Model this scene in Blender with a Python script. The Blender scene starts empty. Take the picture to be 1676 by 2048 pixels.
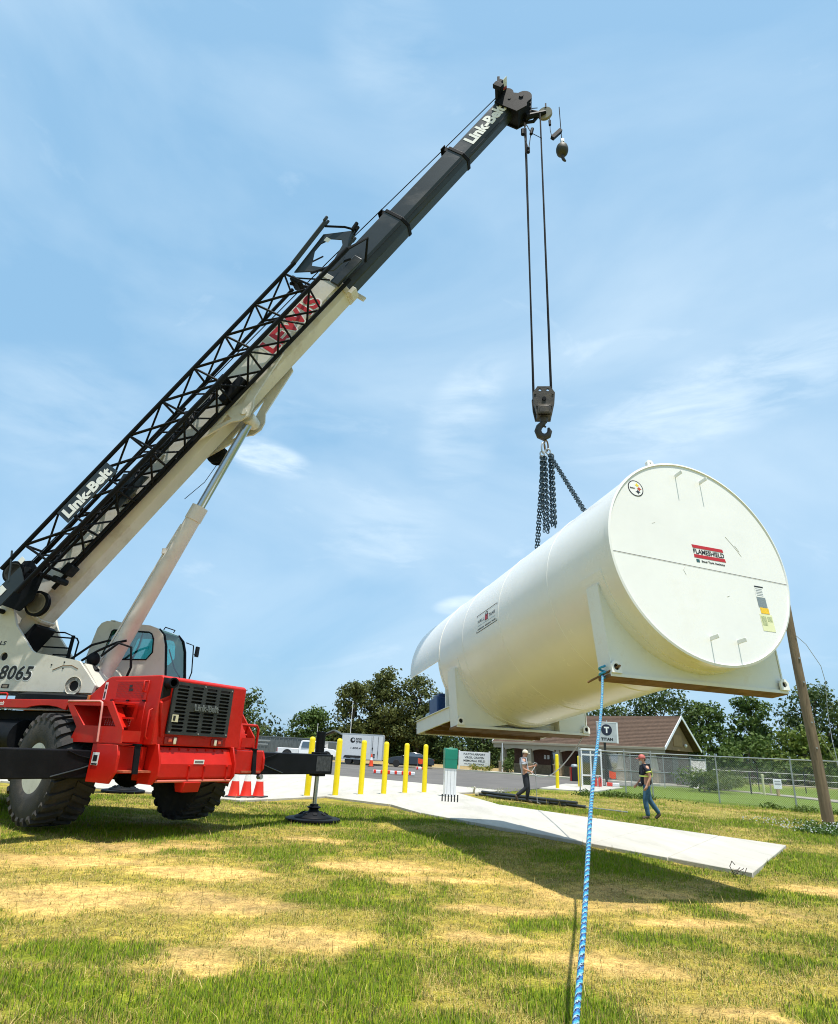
import bpy, bmesh, math, random
import numpy as np
from mathutils import Matrix, Vector, Quaternion
random.seed(7); RNG = np.random.default_rng(11)
PI = math.pi; rad = math.radians
sc = bpy.context.scene; COL = sc.collection

# ------------------------------------------------------------------ camera
PITCH, ROLL, EYE = rad(20.75), rad(3.1), 1.55
cam_d = bpy.data.cameras.new('camera'); cam = bpy.data.objects.new('camera', cam_d); COL.objects.link(cam)
cam_d.sensor_fit = 'HORIZONTAL'; cam_d.sensor_width = 36.0; cam_d.lens = 36.0 * 1260 / 1676
cam_d.clip_start = 0.05; cam_d.clip_end = 4000
_f = Vector((0, math.cos(PITCH), math.sin(PITCH))); _u = Vector((0, -math.sin(PITCH), math.cos(PITCH))); _r = Vector((1, 0, 0))
_R = _r * math.cos(ROLL) + _u * math.sin(ROLL); _U = _u * math.cos(ROLL) - _r * math.sin(ROLL)
cam.matrix_world = Matrix(((_R.x, _U.x, -_f.x, 0), (_R.y, _U.y, -_f.y, 0), (_R.z, _U.z, -_f.z, EYE), (0, 0, 0, 1)))
sc.camera = cam

# ------------------------------------------------------------------ sky, sun, exposure
SUN_EL, SUN_AZ = 76.0, 152.0            # azimuth clockwise from +Y (the way the camera looks)
world = bpy.data.worlds.new('World'); sc.world = world; world.use_nodes = True
wn, wl = world.node_tree.nodes, world.node_tree.links
wn.clear()
w_out = wn.new('ShaderNodeOutputWorld'); w_bg = wn.new('ShaderNodeBackground'); w_sky = wn.new('ShaderNodeTexSky')
w_sky.sky_type = 'NISHITA'; w_sky.sun_disc = False
w_sky.sun_elevation = rad(SUN_EL); w_sky.sun_rotation = rad(SUN_AZ)
w_sky.air_density = 1.0; w_sky.dust_density = 2.2; w_sky.ozone_density = 1.4; w_sky.altitude = 100
w_tc = wn.new('ShaderNodeTexCoord'); w_map = wn.new('ShaderNodeMapping'); w_map.inputs['Scale'].default_value = (1.0, 1.0, 2.2)
w_map.inputs['Rotation'].default_value = (0.25, 0.5, 0.6)
w_n1 = wn.new('ShaderNodeTexNoise'); w_n1.inputs['Scale'].default_value = 1.5; w_n1.inputs['Detail'].default_value = 7; w_n1.inputs['Roughness'].default_value = 0.52; w_n1.inputs['Distortion'].default_value = 0.5
w_r1 = wn.new('ShaderNodeValToRGB'); w_r1.color_ramp.elements[0].position = 0.40; w_r1.color_ramp.elements[1].position = 0.78
w_n2 = wn.new('ShaderNodeTexNoise'); w_n2.inputs['Scale'].default_value = 5.0; w_n2.inputs['Detail'].default_value = 8; w_n2.inputs['Roughness'].default_value = 0.6; w_n2.inputs['Distortion'].default_value = 0.8
w_r2 = wn.new('ShaderNodeValToRGB'); w_r2.color_ramp.elements[0].position = 0.60; w_r2.color_ramp.elements[1].position = 0.86
w_add = wn.new('ShaderNodeMath'); w_add.operation = 'MULTIPLY_ADD'; w_add.inputs[1].default_value = 0.55
w_mul = wn.new('ShaderNodeMath'); w_mul.operation = 'MULTIPLY_ADD'; w_mul.inputs[1].default_value = 0.55; w_mul.inputs[2].default_value = 0.07
w_haze = wn.new('ShaderNodeMixRGB'); w_haze.inputs['Fac'].default_value = 0.60; w_haze.inputs['Color2'].default_value = (3.15, 6.1, 8.9, 1)   # summer haze
w_mix = wn.new('ShaderNodeMixRGB'); w_mix.inputs['Color2'].default_value = (7.0, 8.3, 9.3, 1)   # thin bright high cloud
w_hsv = wn.new('ShaderNodeHueSaturation'); w_hsv.inputs['Saturation'].default_value = 1.05; w_hsv.inputs['Value'].default_value = 1.0
wl.new(w_tc.outputs['Generated'], w_map.inputs['Vector'])
wl.new(w_map.outputs['Vector'], w_n1.inputs['Vector']); wl.new(w_map.outputs['Vector'], w_n2.inputs['Vector'])
wl.new(w_n1.outputs['Fac'], w_r1.inputs['Fac']); wl.new(w_n2.outputs['Fac'], w_r2.inputs['Fac'])
wl.new(w_r2.outputs['Color'], w_add.inputs[0]); wl.new(w_r1.outputs['Color'], w_add.inputs[2])
wl.new(w_add.outputs[0], w_mul.inputs[0]); 
# wisps of cloud: soft patches about a direction in the sky, broken up by noise
WISPS = [((4.619, -3.03, 0.934), (8.246, 7.027, -17.99), 0.75), ((15.969, 5.39, -2.025), (-11.394, 17.293, -43.814), 1.5), ((14.772, -6.94, 5.723), (7.217, 10.326, -6.106), 0.3), ((2.671, -4.729, 8.761), (20.246, 1.464, -5.382), 0.35),
         ((13.738, -0.05, 2.397), (2.951, 5.778, -16.79), 0.35), ((31.179, -3.413, 4.962), (15.789, 18.157, -86.724), 0.9), ((10.079, 3.274, 6.094), (3.849, 8.126, -10.731), 0.3), ((-8.712, 5.524, -7.992), (-23.372, -9.77, 18.723), 0.3)]
w_n3 = wn.new('ShaderNodeTexNoise'); w_n3.inputs['Scale'].default_value = 11; w_n3.inputs['Detail'].default_value = 9; w_n3.inputs['Roughness'].default_value = .6; w_n3.inputs['Distortion'].default_value = .45
w_mp3 = wn.new('ShaderNodeMapping'); w_mp3.inputs['Rotation'].default_value = (.3, -.35, .2); w_mp3.inputs['Scale'].default_value = (.55, 1.0, 2.6)
wl.new(w_tc.outputs['Generated'], w_mp3.inputs['Vector']); wl.new(w_mp3.outputs['Vector'], w_n3.inputs['Vector'])
w_r3 = wn.new('ShaderNodeMapRange'); w_r3.inputs['From Min'].default_value = .36; w_r3.inputs['From Max'].default_value = .88; wl.new(w_n3.outputs['Fac'], w_r3.inputs['Value'])
w_tot = None
for t_, b_, s_ in WISPS:
    sq = []
    for v_ in (t_, b_):
        dn = wn.new('ShaderNodeVectorMath'); dn.operation = 'DOT_PRODUCT'; dn.inputs[1].default_value = v_; wl.new(w_tc.outputs['Generated'], dn.inputs[0])
        q = wn.new('ShaderNodeMath'); q.operation = 'MULTIPLY'; wl.new(dn.outputs['Value'], q.inputs[0]); wl.new(dn.outputs['Value'], q.inputs[1]); sq.append(q)
    a_ = wn.new('ShaderNodeMath'); a_.operation = 'ADD'; wl.new(sq[0].outputs[0], a_.inputs[0]); wl.new(sq[1].outputs[0], a_.inputs[1])
    m_ = wn.new('ShaderNodeMapRange'); m_.interpolation_type = 'SMOOTHERSTEP'; m_.inputs['From Min'].default_value = 0; m_.inputs['From Max'].default_value = 2.6; m_.inputs['To Min'].default_value = s_; m_.inputs['To Max'].default_value = 0; wl.new(a_.outputs[0], m_.inputs['Value'])
    if w_tot is None: w_tot = m_.outputs[0]
    else: d_ = wn.new('ShaderNodeMath'); d_.operation = 'ADD'; wl.new(w_tot, d_.inputs[0]); wl.new(m_.outputs[0], d_.inputs[1]); w_tot = d_.outputs[0]
w_wm = wn.new('ShaderNodeMath'); w_wm.operation = 'MULTIPLY'; wl.new(w_tot, w_wm.inputs[0]); wl.new(w_r3.outputs[0], w_wm.inputs[1])
w_fin = wn.new('ShaderNodeMath'); w_fin.operation = 'ADD'; w_fin.use_clamp = True; wl.new(w_mul.outputs[0], w_fin.inputs[0]); wl.new(w_wm.outputs[0], w_fin.inputs[1])
wl.new(w_sky.outputs['Color'], w_haze.inputs['Color1']); wl.new(w_haze.outputs['Color'], w_mix.inputs['Color1']); wl.new(w_fin.outputs[0], w_mix.inputs['Fac']); wl.new(w_mix.outputs['Color'], w_hsv.inputs['Color'])
wl.new(w_hsv.outputs['Color'], w_bg.inputs['Color']); w_bg.inputs['Strength'].default_value = 0.10
wl.new(w_bg.outputs[0], w_out.inputs[0])
sun_d = bpy.data.lights.new('sun', 'SUN'); sun = bpy.data.objects.new('sun', sun_d); COL.objects.link(sun)
sun_d.energy = 4.8; sun_d.angle = rad(0.6); sun_d.color = (1.0, 0.955, 0.88)
_s = Vector((math.cos(rad(SUN_EL)) * math.sin(rad(SUN_AZ)), math.cos(rad(SUN_EL)) * math.cos(rad(SUN_AZ)), math.sin(rad(SUN_EL))))
sun.rotation_euler = (-_s).to_track_quat('-Z', 'Y').to_euler(); sun.location = _s * 60
vs = sc.view_settings
vs.view_transform = 'Standard'; vs.look = 'None'; vs.gamma = 1.0; vs.use_curve_mapping = False; vs.exposure = 0.30
sc.render.engine = 'CYCLES'; sc.cycles.use_denoising = True; sc.cycles.max_bounces = 8
sc.cycles.pixel_filter_type = 'BLACKMAN_HARRIS'; sc.cycles.filter_width = 1.05
sc.cycles.caustics_reflective = False; sc.cycles.caustics_refractive = False; sc.cycles.transparent_max_bounces = 12

# ------------------------------------------------------------------ materials
def N(nt, t, **k):
    n = nt.nodes.new(t)
    for a, v in k.items(): setattr(n, a, v)
    return n
def mat(name, col, rough=0.5, metal=0.0, var=0.12, vs=3.0, bump=0.0, bs=60.0, dirt=None, spec=0.5, stretch=None, coat=0.0):
    """procedural paint, steel, rubber ... : base colour, slow tone variation, optional dirt patches, fine relief"""
    m = bpy.data.materials.new(name); m.use_nodes = True; nt = m.node_tree; L = nt.links
    b = nt.nodes['Principled BSDF']; b.inputs['Roughness'].default_value = rough; b.inputs['Metallic'].default_value = metal
    b.inputs['Specular IOR Level'].default_value = spec
    if coat: b.inputs['Coat Weight'].default_value = coat
    tc = N(nt, 'ShaderNodeTexCoord'); src = tc.outputs['Object']
    if stretch:
        mp = N(nt, 'ShaderNodeMapping'); mp.inputs['Scale'].default_value = stretch; L.new(src, mp.inputs['Vector']); src = mp.outputs['Vector']
    n1 = N(nt, 'ShaderNodeTexNoise'); n1.inputs['Scale'].default_value = vs; n1.inputs['Detail'].default_value = 5; n1.inputs['Roughness'].default_value = .6
    L.new(src, n1.inputs['Vector'])
    mr = N(nt, 'ShaderNodeMapRange'); mr.inputs['From Min'].default_value = .3; mr.inputs['From Max'].default_value = .7
    mr.inputs['To Min'].default_value = 1 - var; mr.inputs['To Max'].default_value = 1 + var; L.new(n1.outputs['Fac'], mr.inputs['Value'])
    mx = N(nt, 'ShaderNodeVectorMath', operation='SCALE'); mx.inputs[0].default_value = col; L.new(mr.outputs[0], mx.inputs['Scale'])
    out = mx.outputs[0]
    if dirt:
        dc, amt, ds, lo = dirt
        n2 = N(nt, 'ShaderNodeTexNoise'); n2.inputs['Scale'].default_value = ds; n2.inputs['Detail'].default_value = 8; n2.inputs['Roughness'].default_value = .7
        L.new(src, n2.inputs['Vector'])
        rp = N(nt, 'ShaderNodeMapRange'); rp.inputs['From Min'].default_value = lo; rp.inputs['From Max'].default_value = lo + .18
        rp.inputs['To Min'].default_value = 0; rp.inputs['To Max'].default_value = amt; L.new(n2.outputs['Fac'], rp.inputs['Value'])
        dm = N(nt, 'ShaderNodeMixRGB'); dm.inputs['Color2'].default_value = (*dc, 1); L.new(rp.outputs[0], dm.inputs['Fac']); L.new(out, dm.inputs['Color1']); out = dm.outputs[0]
        ra = N(nt, 'ShaderNodeMath', operation='MULTIPLY_ADD'); ra.inputs[1].default_value = .35; ra.inputs[2].default_value = rough; L.new(rp.outputs[0], ra.inputs[0]); L.new(ra.outputs[0], b.inputs['Roughness'])
    L.new(out, b.inputs['Base Color'])
    if bump:
        n3 = N(nt, 'ShaderNodeTexNoise'); n3.inputs['Scale'].default_value = bs; n3.inputs['Detail'].default_value = 4; L.new(src, n3.inputs['Vector'])
        bp = N(nt, 'ShaderNodeBump'); bp.inputs['Strength'].default_value = bump; bp.inputs['Distance'].default_value = .02; L.new(n3.outputs['Fac'], bp.inputs['Height']); L.new(bp.outputs[0], b.inputs['Normal'])
    return m
def glass_mat(name, tint, refl=0.25, rough=0.03):
    m = bpy.data.materials.new(name); m.use_nodes = True; nt = m.node_tree; nt.nodes.clear()
    o = N(nt, 'ShaderNodeOutputMaterial'); t = N(nt, 'ShaderNodeBsdfTransparent'); g = N(nt, 'ShaderNodeBsdfGlossy'); x = N(nt, 'ShaderNodeMixShader')
    t.inputs['Color'].default_value = (*tint, 1); g.inputs['Roughness'].default_value = rough; x.inputs['Fac'].default_value = refl
    nt.links.new(t.outputs[0], x.inputs[1]); nt.links.new(g.outputs[0], x.inputs[2]); nt.links.new(x.outputs[0], o.inputs[0])
    return m
def attr_mat(name, attr='tint', rough=.8, bump=0, bs=30, trans=0.0, var=0.15, vs=40, grain=0, upn=0):
    """colour from a per-face colour attribute (the plant's own colour), with noise variation"""
    m = bpy.data.materials.new(name); m.use_nodes = True; nt = m.node_tree; L = nt.links; b = nt.nodes['Principled BSDF']
    b.inputs['Roughness'].default_value = rough; b.inputs['Specular IOR Level'].default_value = .2
    a = N(nt, 'ShaderNodeAttribute', attribute_name=attr); tc = N(nt, 'ShaderNodeTexCoord')
    n1 = N(nt, 'ShaderNodeTexNoise'); n1.inputs['Scale'].default_value = vs; n1.inputs['Detail'].default_value = 6; L.new(tc.outputs['Object'], n1.inputs['Vector'])
    mr = N(nt, 'ShaderNodeMapRange'); mr.inputs['From Min'].default_value = .3; mr.inputs['From Max'].default_value = .7
    mr.inputs['To Min'].default_value = 1 - var; mr.inputs['To Max'].default_value = 1 + var; L.new(n1.outputs['Fac'], mr.inputs['Value'])
    fac = mr.outputs[0]
    if grain:
        n4 = N(nt, 'ShaderNodeTexNoise'); n4.inputs['Scale'].default_value = vs * 6; n4.inputs['Detail'].default_value = 3; L.new(tc.outputs['Object'], n4.inputs['Vector'])
        m4 = N(nt, 'ShaderNodeMapRange'); m4.inputs['From Min'].default_value = .35; m4.inputs['From Max'].default_value = .65; m4.inputs['To Min'].default_value = 1 - grain; m4.inputs['To Max'].default_value = 1 + grain * .6; L.new(n4.outputs['Fac'], m4.inputs['Value'])
        mm = N(nt, 'ShaderNodeMath', operation='MULTIPLY'); L.new(fac, mm.inputs[0]); L.new(m4.outputs[0], mm.inputs[1]); fac = mm.outputs[0]
    if upn:      # a sward is lit as a whole: lean the blades' shading normals towards the sky
        ge = N(nt, 'ShaderNodeNewGeometry'); v1 = N(nt, 'ShaderNodeVectorMath', operation='SCALE'); v1.inputs['Scale'].default_value = 1 - upn; L.new(ge.outputs['Normal'], v1.inputs[0])
        v2 = N(nt, 'ShaderNodeVectorMath', operation='ADD'); v2.inputs[1].default_value = (0, 0, upn); L.new(v1.outputs[0], v2.inputs[0]); v3 = N(nt, 'ShaderNodeVectorMath', operation='NORMALIZE'); L.new(v2.outputs[0], v3.inputs[0]); L.new(v3.outputs[0], b.inputs['Normal'])
    s = N(nt, 'ShaderNodeVectorMath', operation='SCALE'); L.new(a.outputs['Color'], s.inputs[0]); L.new(fac, s.inputs['Scale']); L.new(s.outputs[0], b.inputs['Base Color'])
    if trans:
        tr = N(nt, 'ShaderNodeBsdfTranslucent'); L.new(s.outputs[0], tr.inputs['Color']); x = N(nt, 'ShaderNodeMixShader'); x.inputs['Fac'].default_value = trans
        L.new(b.outputs[0], x.inputs[1]); L.new(tr.outputs[0], x.inputs[2]); L.new(x.outputs[0], nt.nodes['Material Output'].inputs['Surface'])
    if bump:
        n3 = N(nt, 'ShaderNodeTexNoise'); n3.inputs['Scale'].default_value = bs; n3.inputs['Detail'].default_value = 5; L.new(tc.outputs['Object'], n3.inputs['Vector'])
        bp = N(nt, 'ShaderNodeBump'); bp.inputs['Strength'].default_value = bump; bp.inputs['Distance'].default_value = .03; L.new(n3.outputs['Fac'], bp.inputs['Height']); L.new(bp.outputs[0], b.inputs['Normal'])
    return m

# ------------------------------------------------------------------ mesh building
class MB:
    """collects shapes (in a frame M) and links them as ONE mesh object"""
    def __init__(s, M=None): s.v = []; s.f = []; s.M = M if M is not None else Matrix()
    def add(s, vs_, fs, M=None):
        n = len(s.v); T = s.M @ M if M is not None else s.M
        s.v += [tuple(T @ Vector(p)) for p in vs_]; s.f += [tuple(i + n for i in f) for f in fs]; return s
    def bb(s, x0, x1, y0, y1, z0, z1, M=None):
        return s.add([(x0, y0, z0), (x1, y0, z0), (x1, y1, z0), (x0, y1, z0), (x0, y0, z1), (x1, y0, z1), (x1, y1, z1), (x0, y1, z1)],
                     [(0, 3, 2, 1), (4, 5, 6, 7), (0, 1, 5, 4), (1, 2, 6, 5), (2, 3, 7, 6), (3, 0, 4, 7)], M)
    def box(s, c, d, M=None): return s.bb(c[0] - d[0] / 2, c[0] + d[0] / 2, c[1] - d[1] / 2, c[1] + d[1] / 2, c[2] - d[2] / 2, c[2] + d[2] / 2, M)
    def prism(s, poly, w0, w1, plane='xz', M=None):
        def P(u, v, w): return {'xz': (u, w, v), 'xy': (u, v, w), 'yz': (w, u, v)}[plane]
        n = len(poly); A = [P(u, v, w0) for u, v in poly]; B = [P(u, v, w1) for u, v in poly]
        return s.add(A + B, [tuple(range(n)), tuple(range(2 * n - 1, n - 1, -1))] + [(i, i + n, (i + 1) % n + n, (i + 1) % n) for i in range(n)], M)
    def loft(s, rings, cap=True, M=None):
        n = len(rings[0]); vs_ = [p for r in rings for p in r]; fs = []
        for k in range(len(rings) - 1):
            for i in range(n): fs.append((k * n + i, k * n + (i + 1) % n, (k + 1) * n + (i + 1) % n, (k + 1) * n + i))
        if cap: fs.append(tuple(range(n - 1, -1, -1))); fs.append(tuple((len(rings) - 1) * n + i for i in range(n)))
        return s.add(vs_, fs, M)
    def tube(s, path, r, n=8, M=None, cap=True, closed=False):
        path = [Vector(p) for p in path]; rs = r if isinstance(r, (list, tuple)) else [r] * len(path); rings = []
        up = None
        for i, p in enumerate(path):
            if closed: t = (path[(i + 1) % len(path)] - path[i - 1]).normalized()
            else: t = ((path[min(i + 1, len(path) - 1)] - path[max(i - 1, 0)])).normalized()
            if up is None: up = Vector((0, 0, 1)) if abs(t.z) < .9 else Vector((1, 0, 0))
            a = t.cross(up).normalized(); b = a.cross(t).normalized(); up = b
            rings.append([tuple(p + a * math.cos(2 * PI * k / n) * rs[i] + b * math.sin(2 * PI * k / n) * rs[i]) for k in range(n)])
        if closed: rings.append(rings[0]); cap = False
        return s.loft(rings, cap, M)
    def cyl(s, p0, p1, r0, r1=None, n=16, M=None, cap=True):
        p0, p1 = Vector(p0), Vector(p1); r1 = r0 if r1 is None else r1
        return s.tube([p0, p1], [r0, r1], n, M, cap)
    def lathe(s, prof, o=(0, 0, 0), ax=(0, 0, 1), n=24, M=None, cap=True):
        ax = Vector(ax).normalized(); o = Vector(o); t = Vector((1, 0, 0)) if abs(ax.x) < .8 else Vector((0, 1, 0))
        a = ax.cross(t).normalized(); b = ax.cross(a)
        return s.loft([[tuple(o + ax * h + (a * math.cos(2 * PI * k / n) + b * math.sin(2 * PI * k / n)) * r) for k in range(n)] for r, h in prof], cap, M)
    def ball(s, c, r, n=14, m=9, M=None):
        c = Vector(c); r = (r, r, r) if not isinstance(r, (list, tuple)) else r
        rings = []
        for j in range(m + 1):
            th = -PI / 2 + PI * j / m; cc = max(math.cos(th), .02)
            rings.append([(c.x + r[0] * cc * math.cos(2 * PI * k / n), c.y + r[1] * cc * math.sin(2 * PI * k / n), c.z + r[2] * math.sin(th)) for k in range(n)])
        return s.loft(rings, True, M)
    def build(s, name, m, parent=None, ang=35, bevel=0, seg=2, **props):
        me = bpy.data.meshes.new(name); me.from_pydata(s.v, [], s.f); me.update()
        bm = bmesh.new(); bm.from_mesh(me); bmesh.ops.recalc_face_normals(bm, faces=bm.faces); bm.to_mesh(me); bm.free()
        return link(name, me, m, parent, ang, bevel, seg, **props)
def link(name, me, m, parent=None, ang=35, bevel=0, seg=2, **props):
    o = bpy.data.objects.new(name, me); COL.objects.link(o)
    if m is not None: me.materials.append(m)
    if ang is not None:
        me.shade_smooth(); me.set_sharp_from_angle(angle=rad(ang))
    if bevel:
        b = o.modifiers.new('bevel', 'BEVEL'); b.width = bevel; b.segments = seg; b.limit_method = 'ANGLE'; b.angle_limit = rad(40)
    if parent is not None: o.parent = parent
    for k, v in props.items(): o[k] = v
    return o
def thing(name, label, cat, M=None, group=None):
    o = bpy.data.objects.new(name, None); COL.objects.link(o); o.empty_display_size = .2
    if M is not None: o.matrix_basis = M
    o['label'] = label; o['category'] = cat
    if group: o['group'] = group
    return o
def tag(o, label, cat, group=None):
    o['label'] = label; o['category'] = cat
    if group: o['group'] = group
    return o
def struct(o): o['kind'] = 'structure'; return o
def copy_tree(o, parent=None):
    c = o.copy(); COL.objects.link(c); c.parent = parent
    for ch in list(o.children): copy_tree(ch, c)
    return c
def at(x, y, z=0, rz=0, sc_=1.0): return Matrix.Translation((x, y, z)) @ Matrix.Rotation(rz, 4, 'Z') @ Matrix.Scale(sc_, 4)
def frame(o, x, y, z):
    x, y, z, o = Vector(x), Vector(y), Vector(z), Vector(o)
    return Matrix(((x.x, y.x, z.x, o.x), (x.y, y.y, z.y, o.y), (x.z, y.z, z.z, o.z), (0, 0, 0, 1)))
def curve_mesh(cu):
    t = bpy.data.objects.new('tmp', cu); me = bpy.data.meshes.new_from_object(t); bpy.data.objects.remove(t); bpy.data.curves.remove(cu); me.materials.clear(); return me
def plate_mesh(outlines, thick, M=None):
    """a flat plate with holes: first outline is the rim, the others are cut out"""
    cu = bpy.data.curves.new('plate', 'CURVE'); cu.dimensions = '2D'; cu.fill_mode = 'BOTH'; cu.extrude = thick / 2
    for o in outlines:
        sp = cu.splines.new('POLY'); sp.points.add(len(o) - 1); sp.use_cyclic_u = True
        for p, q in zip(sp.points, o): p.co = (q[0], q[1], 0, 1)
    me = curve_mesh(cu)
    if M is not None: me.transform(M)
    return me
def circ(cx, cy, r, n=16, ry=None): return [(cx + r * math.cos(2 * PI * k / n), cy + (ry or r) * math.sin(2 * PI * k / n)) for k in range(n)]
XZ = Matrix(((1, 0, 0, 0), (0, 0, -1, 0), (0, 1, 0, 0), (0, 0, 0, 1)))      # plate (x,y) -> (x,z), plate front faces -y
YZ = Matrix(((0, 0, 1, 0), (1, 0, 0, 0), (0, 1, 0, 0), (0, 0, 0, 1)))       # plate (x,y) -> (y,z), plate front faces +x
def text_mesh(t, size=1, width=None, bold=0.0, ext=.002, shear=0, align='CENTER', spacing=1.0, line=1.0, height=None):
    cu = bpy.data.curves.new('text', 'FONT'); cu.body = t; cu.size = size; cu.align_x = align; cu.align_y = 'CENTER'; cu.offset = bold * size; cu.extrude = ext
    cu.shear = shear; cu.space_character = spacing; cu.space_line = line; cu.resolution_u = 3
    me = curve_mesh(cu)
    if width or height:
        xs = [v.co.x for v in me.vertices]; ys = [v.co.y for v in me.vertices]; w = max(xs) - min(xs); h = max(ys) - min(ys)
        cx, cy = (max(xs) + min(xs)) / 2, (max(ys) + min(ys)) / 2
        k = width / w if width else 1; ky = height / h if height else k
        if not width: k = ky
        for v in me.vertices: v.co.x = (v.co.x - cx) * k; v.co.y = (v.co.y - cy) * ky
    return me
def text(name, t, M, m, parent, **k):
    me = text_mesh(t, **k); me.transform(M); return link(name, me, m, parent, None)
def plate(name, outlines, thick, M, m, parent, bevel=0, **p): return link(name, plate_mesh(outlines, thick, M), m, parent, 35, bevel, 1, **p)
# ------------------------------------------------------------------ the palette
M_RED = mat('red_paint', (.50, .012, .005), .45, 0, .14, 2.2, .05, 90, dirt=((.34, .07, .04), .5, 1.7, .53), spec=.3)
M_CREAM = mat('cream_paint', (.62, .59, .50), .5, 0, .08, 1.6, .06, 70, dirt=((.36, .30, .21), .5, 1.8, .52))
M_CREAM2 = mat('boom_white', (.61, .59, .52), .5, 0, .09, 1.2, .06, 60, dirt=((.34, .27, .17), .55, 1.3, .53), stretch=(.5, 1, 1))
M_CYLW = mat('cylinder_white', (.68, .63, .58), .42, 0, .07, 2.0, .04, 70, dirt=((.45, .36, .30), .4, 2.4, .55))
M_BLACK = mat('black_steel', (.007, .008, .010), .55, 0, .3, 3, .08, 60, dirt=((.016, .016, .016), .5, 3, .55), spec=.12)
M_DKGREY = mat('boom_grey', (.022, .030, .034), .36, .0, .18, 1.4, .05, 50, dirt=((.050, .052, .05), .45, 1.6, .52), stretch=(.35, 1, 1), spec=.4)
M_CHROME = mat('chrome_rod', (.42, .46, .50), .22, .9, .05)
M_RUBBER = mat('rubber', (.028, .027, .026), .82, 0, .25, 5, .25, 45, dirt=((.085, .074, .060), .75, 3.5, .50))
M_RIM = mat('rim_paint', (.66, .65, .58), .45, 0, .1, 4, .03, 60, dirt=((.3, .25, .18), .6, 5, .55))
M_ROPE = mat('wire_rope', (.010, .010, .011), .7, 0, .3, 40, .4, 300, spec=.12)
M_WHITE = mat('white_decal', (.80, .80, .78), .5, 0, .03)
M_BLKDEC = mat('black_decal', (.012, .012, .013), .5, 0, .1)
M_REDDEC = mat('red_decal', (.48, .012, .016), .45, 0, .06)
M_GRILLE = mat('grille_black', (.022, .026, .028), .5, 0, .2, 6, .05, 60, dirt=((.06, .058, .05), .6, 5, .55))
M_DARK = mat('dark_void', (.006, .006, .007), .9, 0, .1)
M_AMBER = mat('amber_lens', (.62, .16, .02), .25, 0, .1)
M_GLASS = glass_mat('cab_glass', (.42, .80, .78), .18)
M_DGLASS = glass_mat('dark_glass', (.10, .13, .14), .28)
M_TANK = mat('tank_white', (.79, .785, .75), .26, 0, .05, .8, .10, 3.5, dirt=((.60, .53, .40), .25, .8, .56), coat=.08)
M_TANK2 = mat('saddle_white', (.74, .75, .70), .5, 0, .05, 1.5, .08, 60, dirt=((.55, .47, .34), .4, 3, .58))
M_RUST = mat('rusty_underside', (.17, .095, .036), .85, 0, .3, 3, .2, 30, dirt=((.10, .055, .025), .7, 4, .5))
M_BLUE = mat('pump_blue', (.012, .05, .16), .4, 0, .15)
M_GREEN = mat('green_cover', (.005, .20, .13), .4, 0, .1, 3, .05, 30)
M_YELLOW = mat('bollard_yellow', (.86, .66, .0), .42, 0, .05, 4, .03, 40, dirt=((.5, .4, .05), .35, 5, .6))
M_ORANGE = mat('safety_orange', (.80, .07, .012), .5, 0, .08)
M_CONERED = mat('cone_red', (.74, .030, .012), .5, 0, .07)
M_IRON = mat('block_iron', (.040, .036, .029), .5, .35, .3, 8, .2, 40, dirt=((.10, .08, .05), .6, 6, .5))
M_CHAIN = mat('chain_steel', (.030, .055, .070), .42, .5, .3, 20)
M_BALLM = mat('ball_paint', (.030, .030, .012), .6, 0, .3, 8, .15, 40)
M_GALV = mat('galvanised', (.36, .38, .38), .45, .55, .1, 6)
M_WOOD = mat('pole_wood', (.19, .14, .085), .9, 0, .3, 2.2, .5, 14, dirt=((.07, .05, .035), .6, 3, .5), stretch=(6, 6, .5))
M_CONC = mat('concrete', (.46, .435, .38), .88, 0, .10, 2.2, .25, 40, dirt=((.31, .29, .25), .6, .7, .50), stretch=(1, .22, 1))
M_KERB = mat('kerb', (.50, .46, .38), .9, 0, .1, 2, .1, 50)
M_ASPH = mat('asphalt', (.115, .105, .095), .9, 0, .18, .35, .25, 90, dirt=((.17, .155, .135), .6, .25, .5))
M_PATH = mat('old_path', (.26, .23, .19), .9, 0, .15, .6, .2, 50)
M_ROOF = mat('shingle', (.090, .054, .034), .92, 0, .25, 4.0, .3, 20)
M_TRIM = mat('beige_trim', (.36, .31, .22), .7, 0, .06)
M_BRICK = mat('brick_brown', (.105, .052, .034), .9, 0, .25, 7, .3, 25)
M_STONE = mat('stone_veneer', (.30, .22, .13), .9, 0, .3, 5, .5, 12)
M_GABLE = mat('gable_wood', (.28, .17, .085), .8, 0, .2, 3)
M_DOOR = mat('dark_door', (.02, .017, .015), .4, 0, .1)
M_SKIN = mat('skin', (.50, .255, .165), .55, 0, .1, 8)
M_TSHIRT = mat('grey_cotton', (.33, .34, .37), .9, 0, .18, 9, .3, 18)
M_NAVY = mat('navy_cotton', (.012, .014, .026), .9, 0, .2, 9, .3, 18)
M_JEANS = mat('blue_denim', (.045, .115, .19), .9, 0, .3, 10, .3, 22)
M_DJEANS = mat('black_denim', (.020, .023, .032), .9, 0, .3, 10, .3, 22)
M_BOOT = mat('boot_leather', (.07, .045, .028), .7, 0, .2)
M_HIVIS = mat('hivis', (.72, .80, .16), .5, 0, .05)
M_HAIR = mat('hair', (.10, .065, .045), .9, 0, .2)
M_BEARD = mat('grey_beard', (.50, .46, .40), .9, 0, .15, 20)
M_CARBLK = mat('car_black', (.008, .009, .012), .15, 0, .1, coat=.6)
M_CARWHT = mat('truck_white', (.76, .77, .78), .28, 0, .03, coat=.4)
M_TYRE = mat('car_tyre', (.018, .018, .018), .85, 0, .1)
M_ALU = mat('alloy', (.55, .56, .57), .35, .6, .05)
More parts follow.
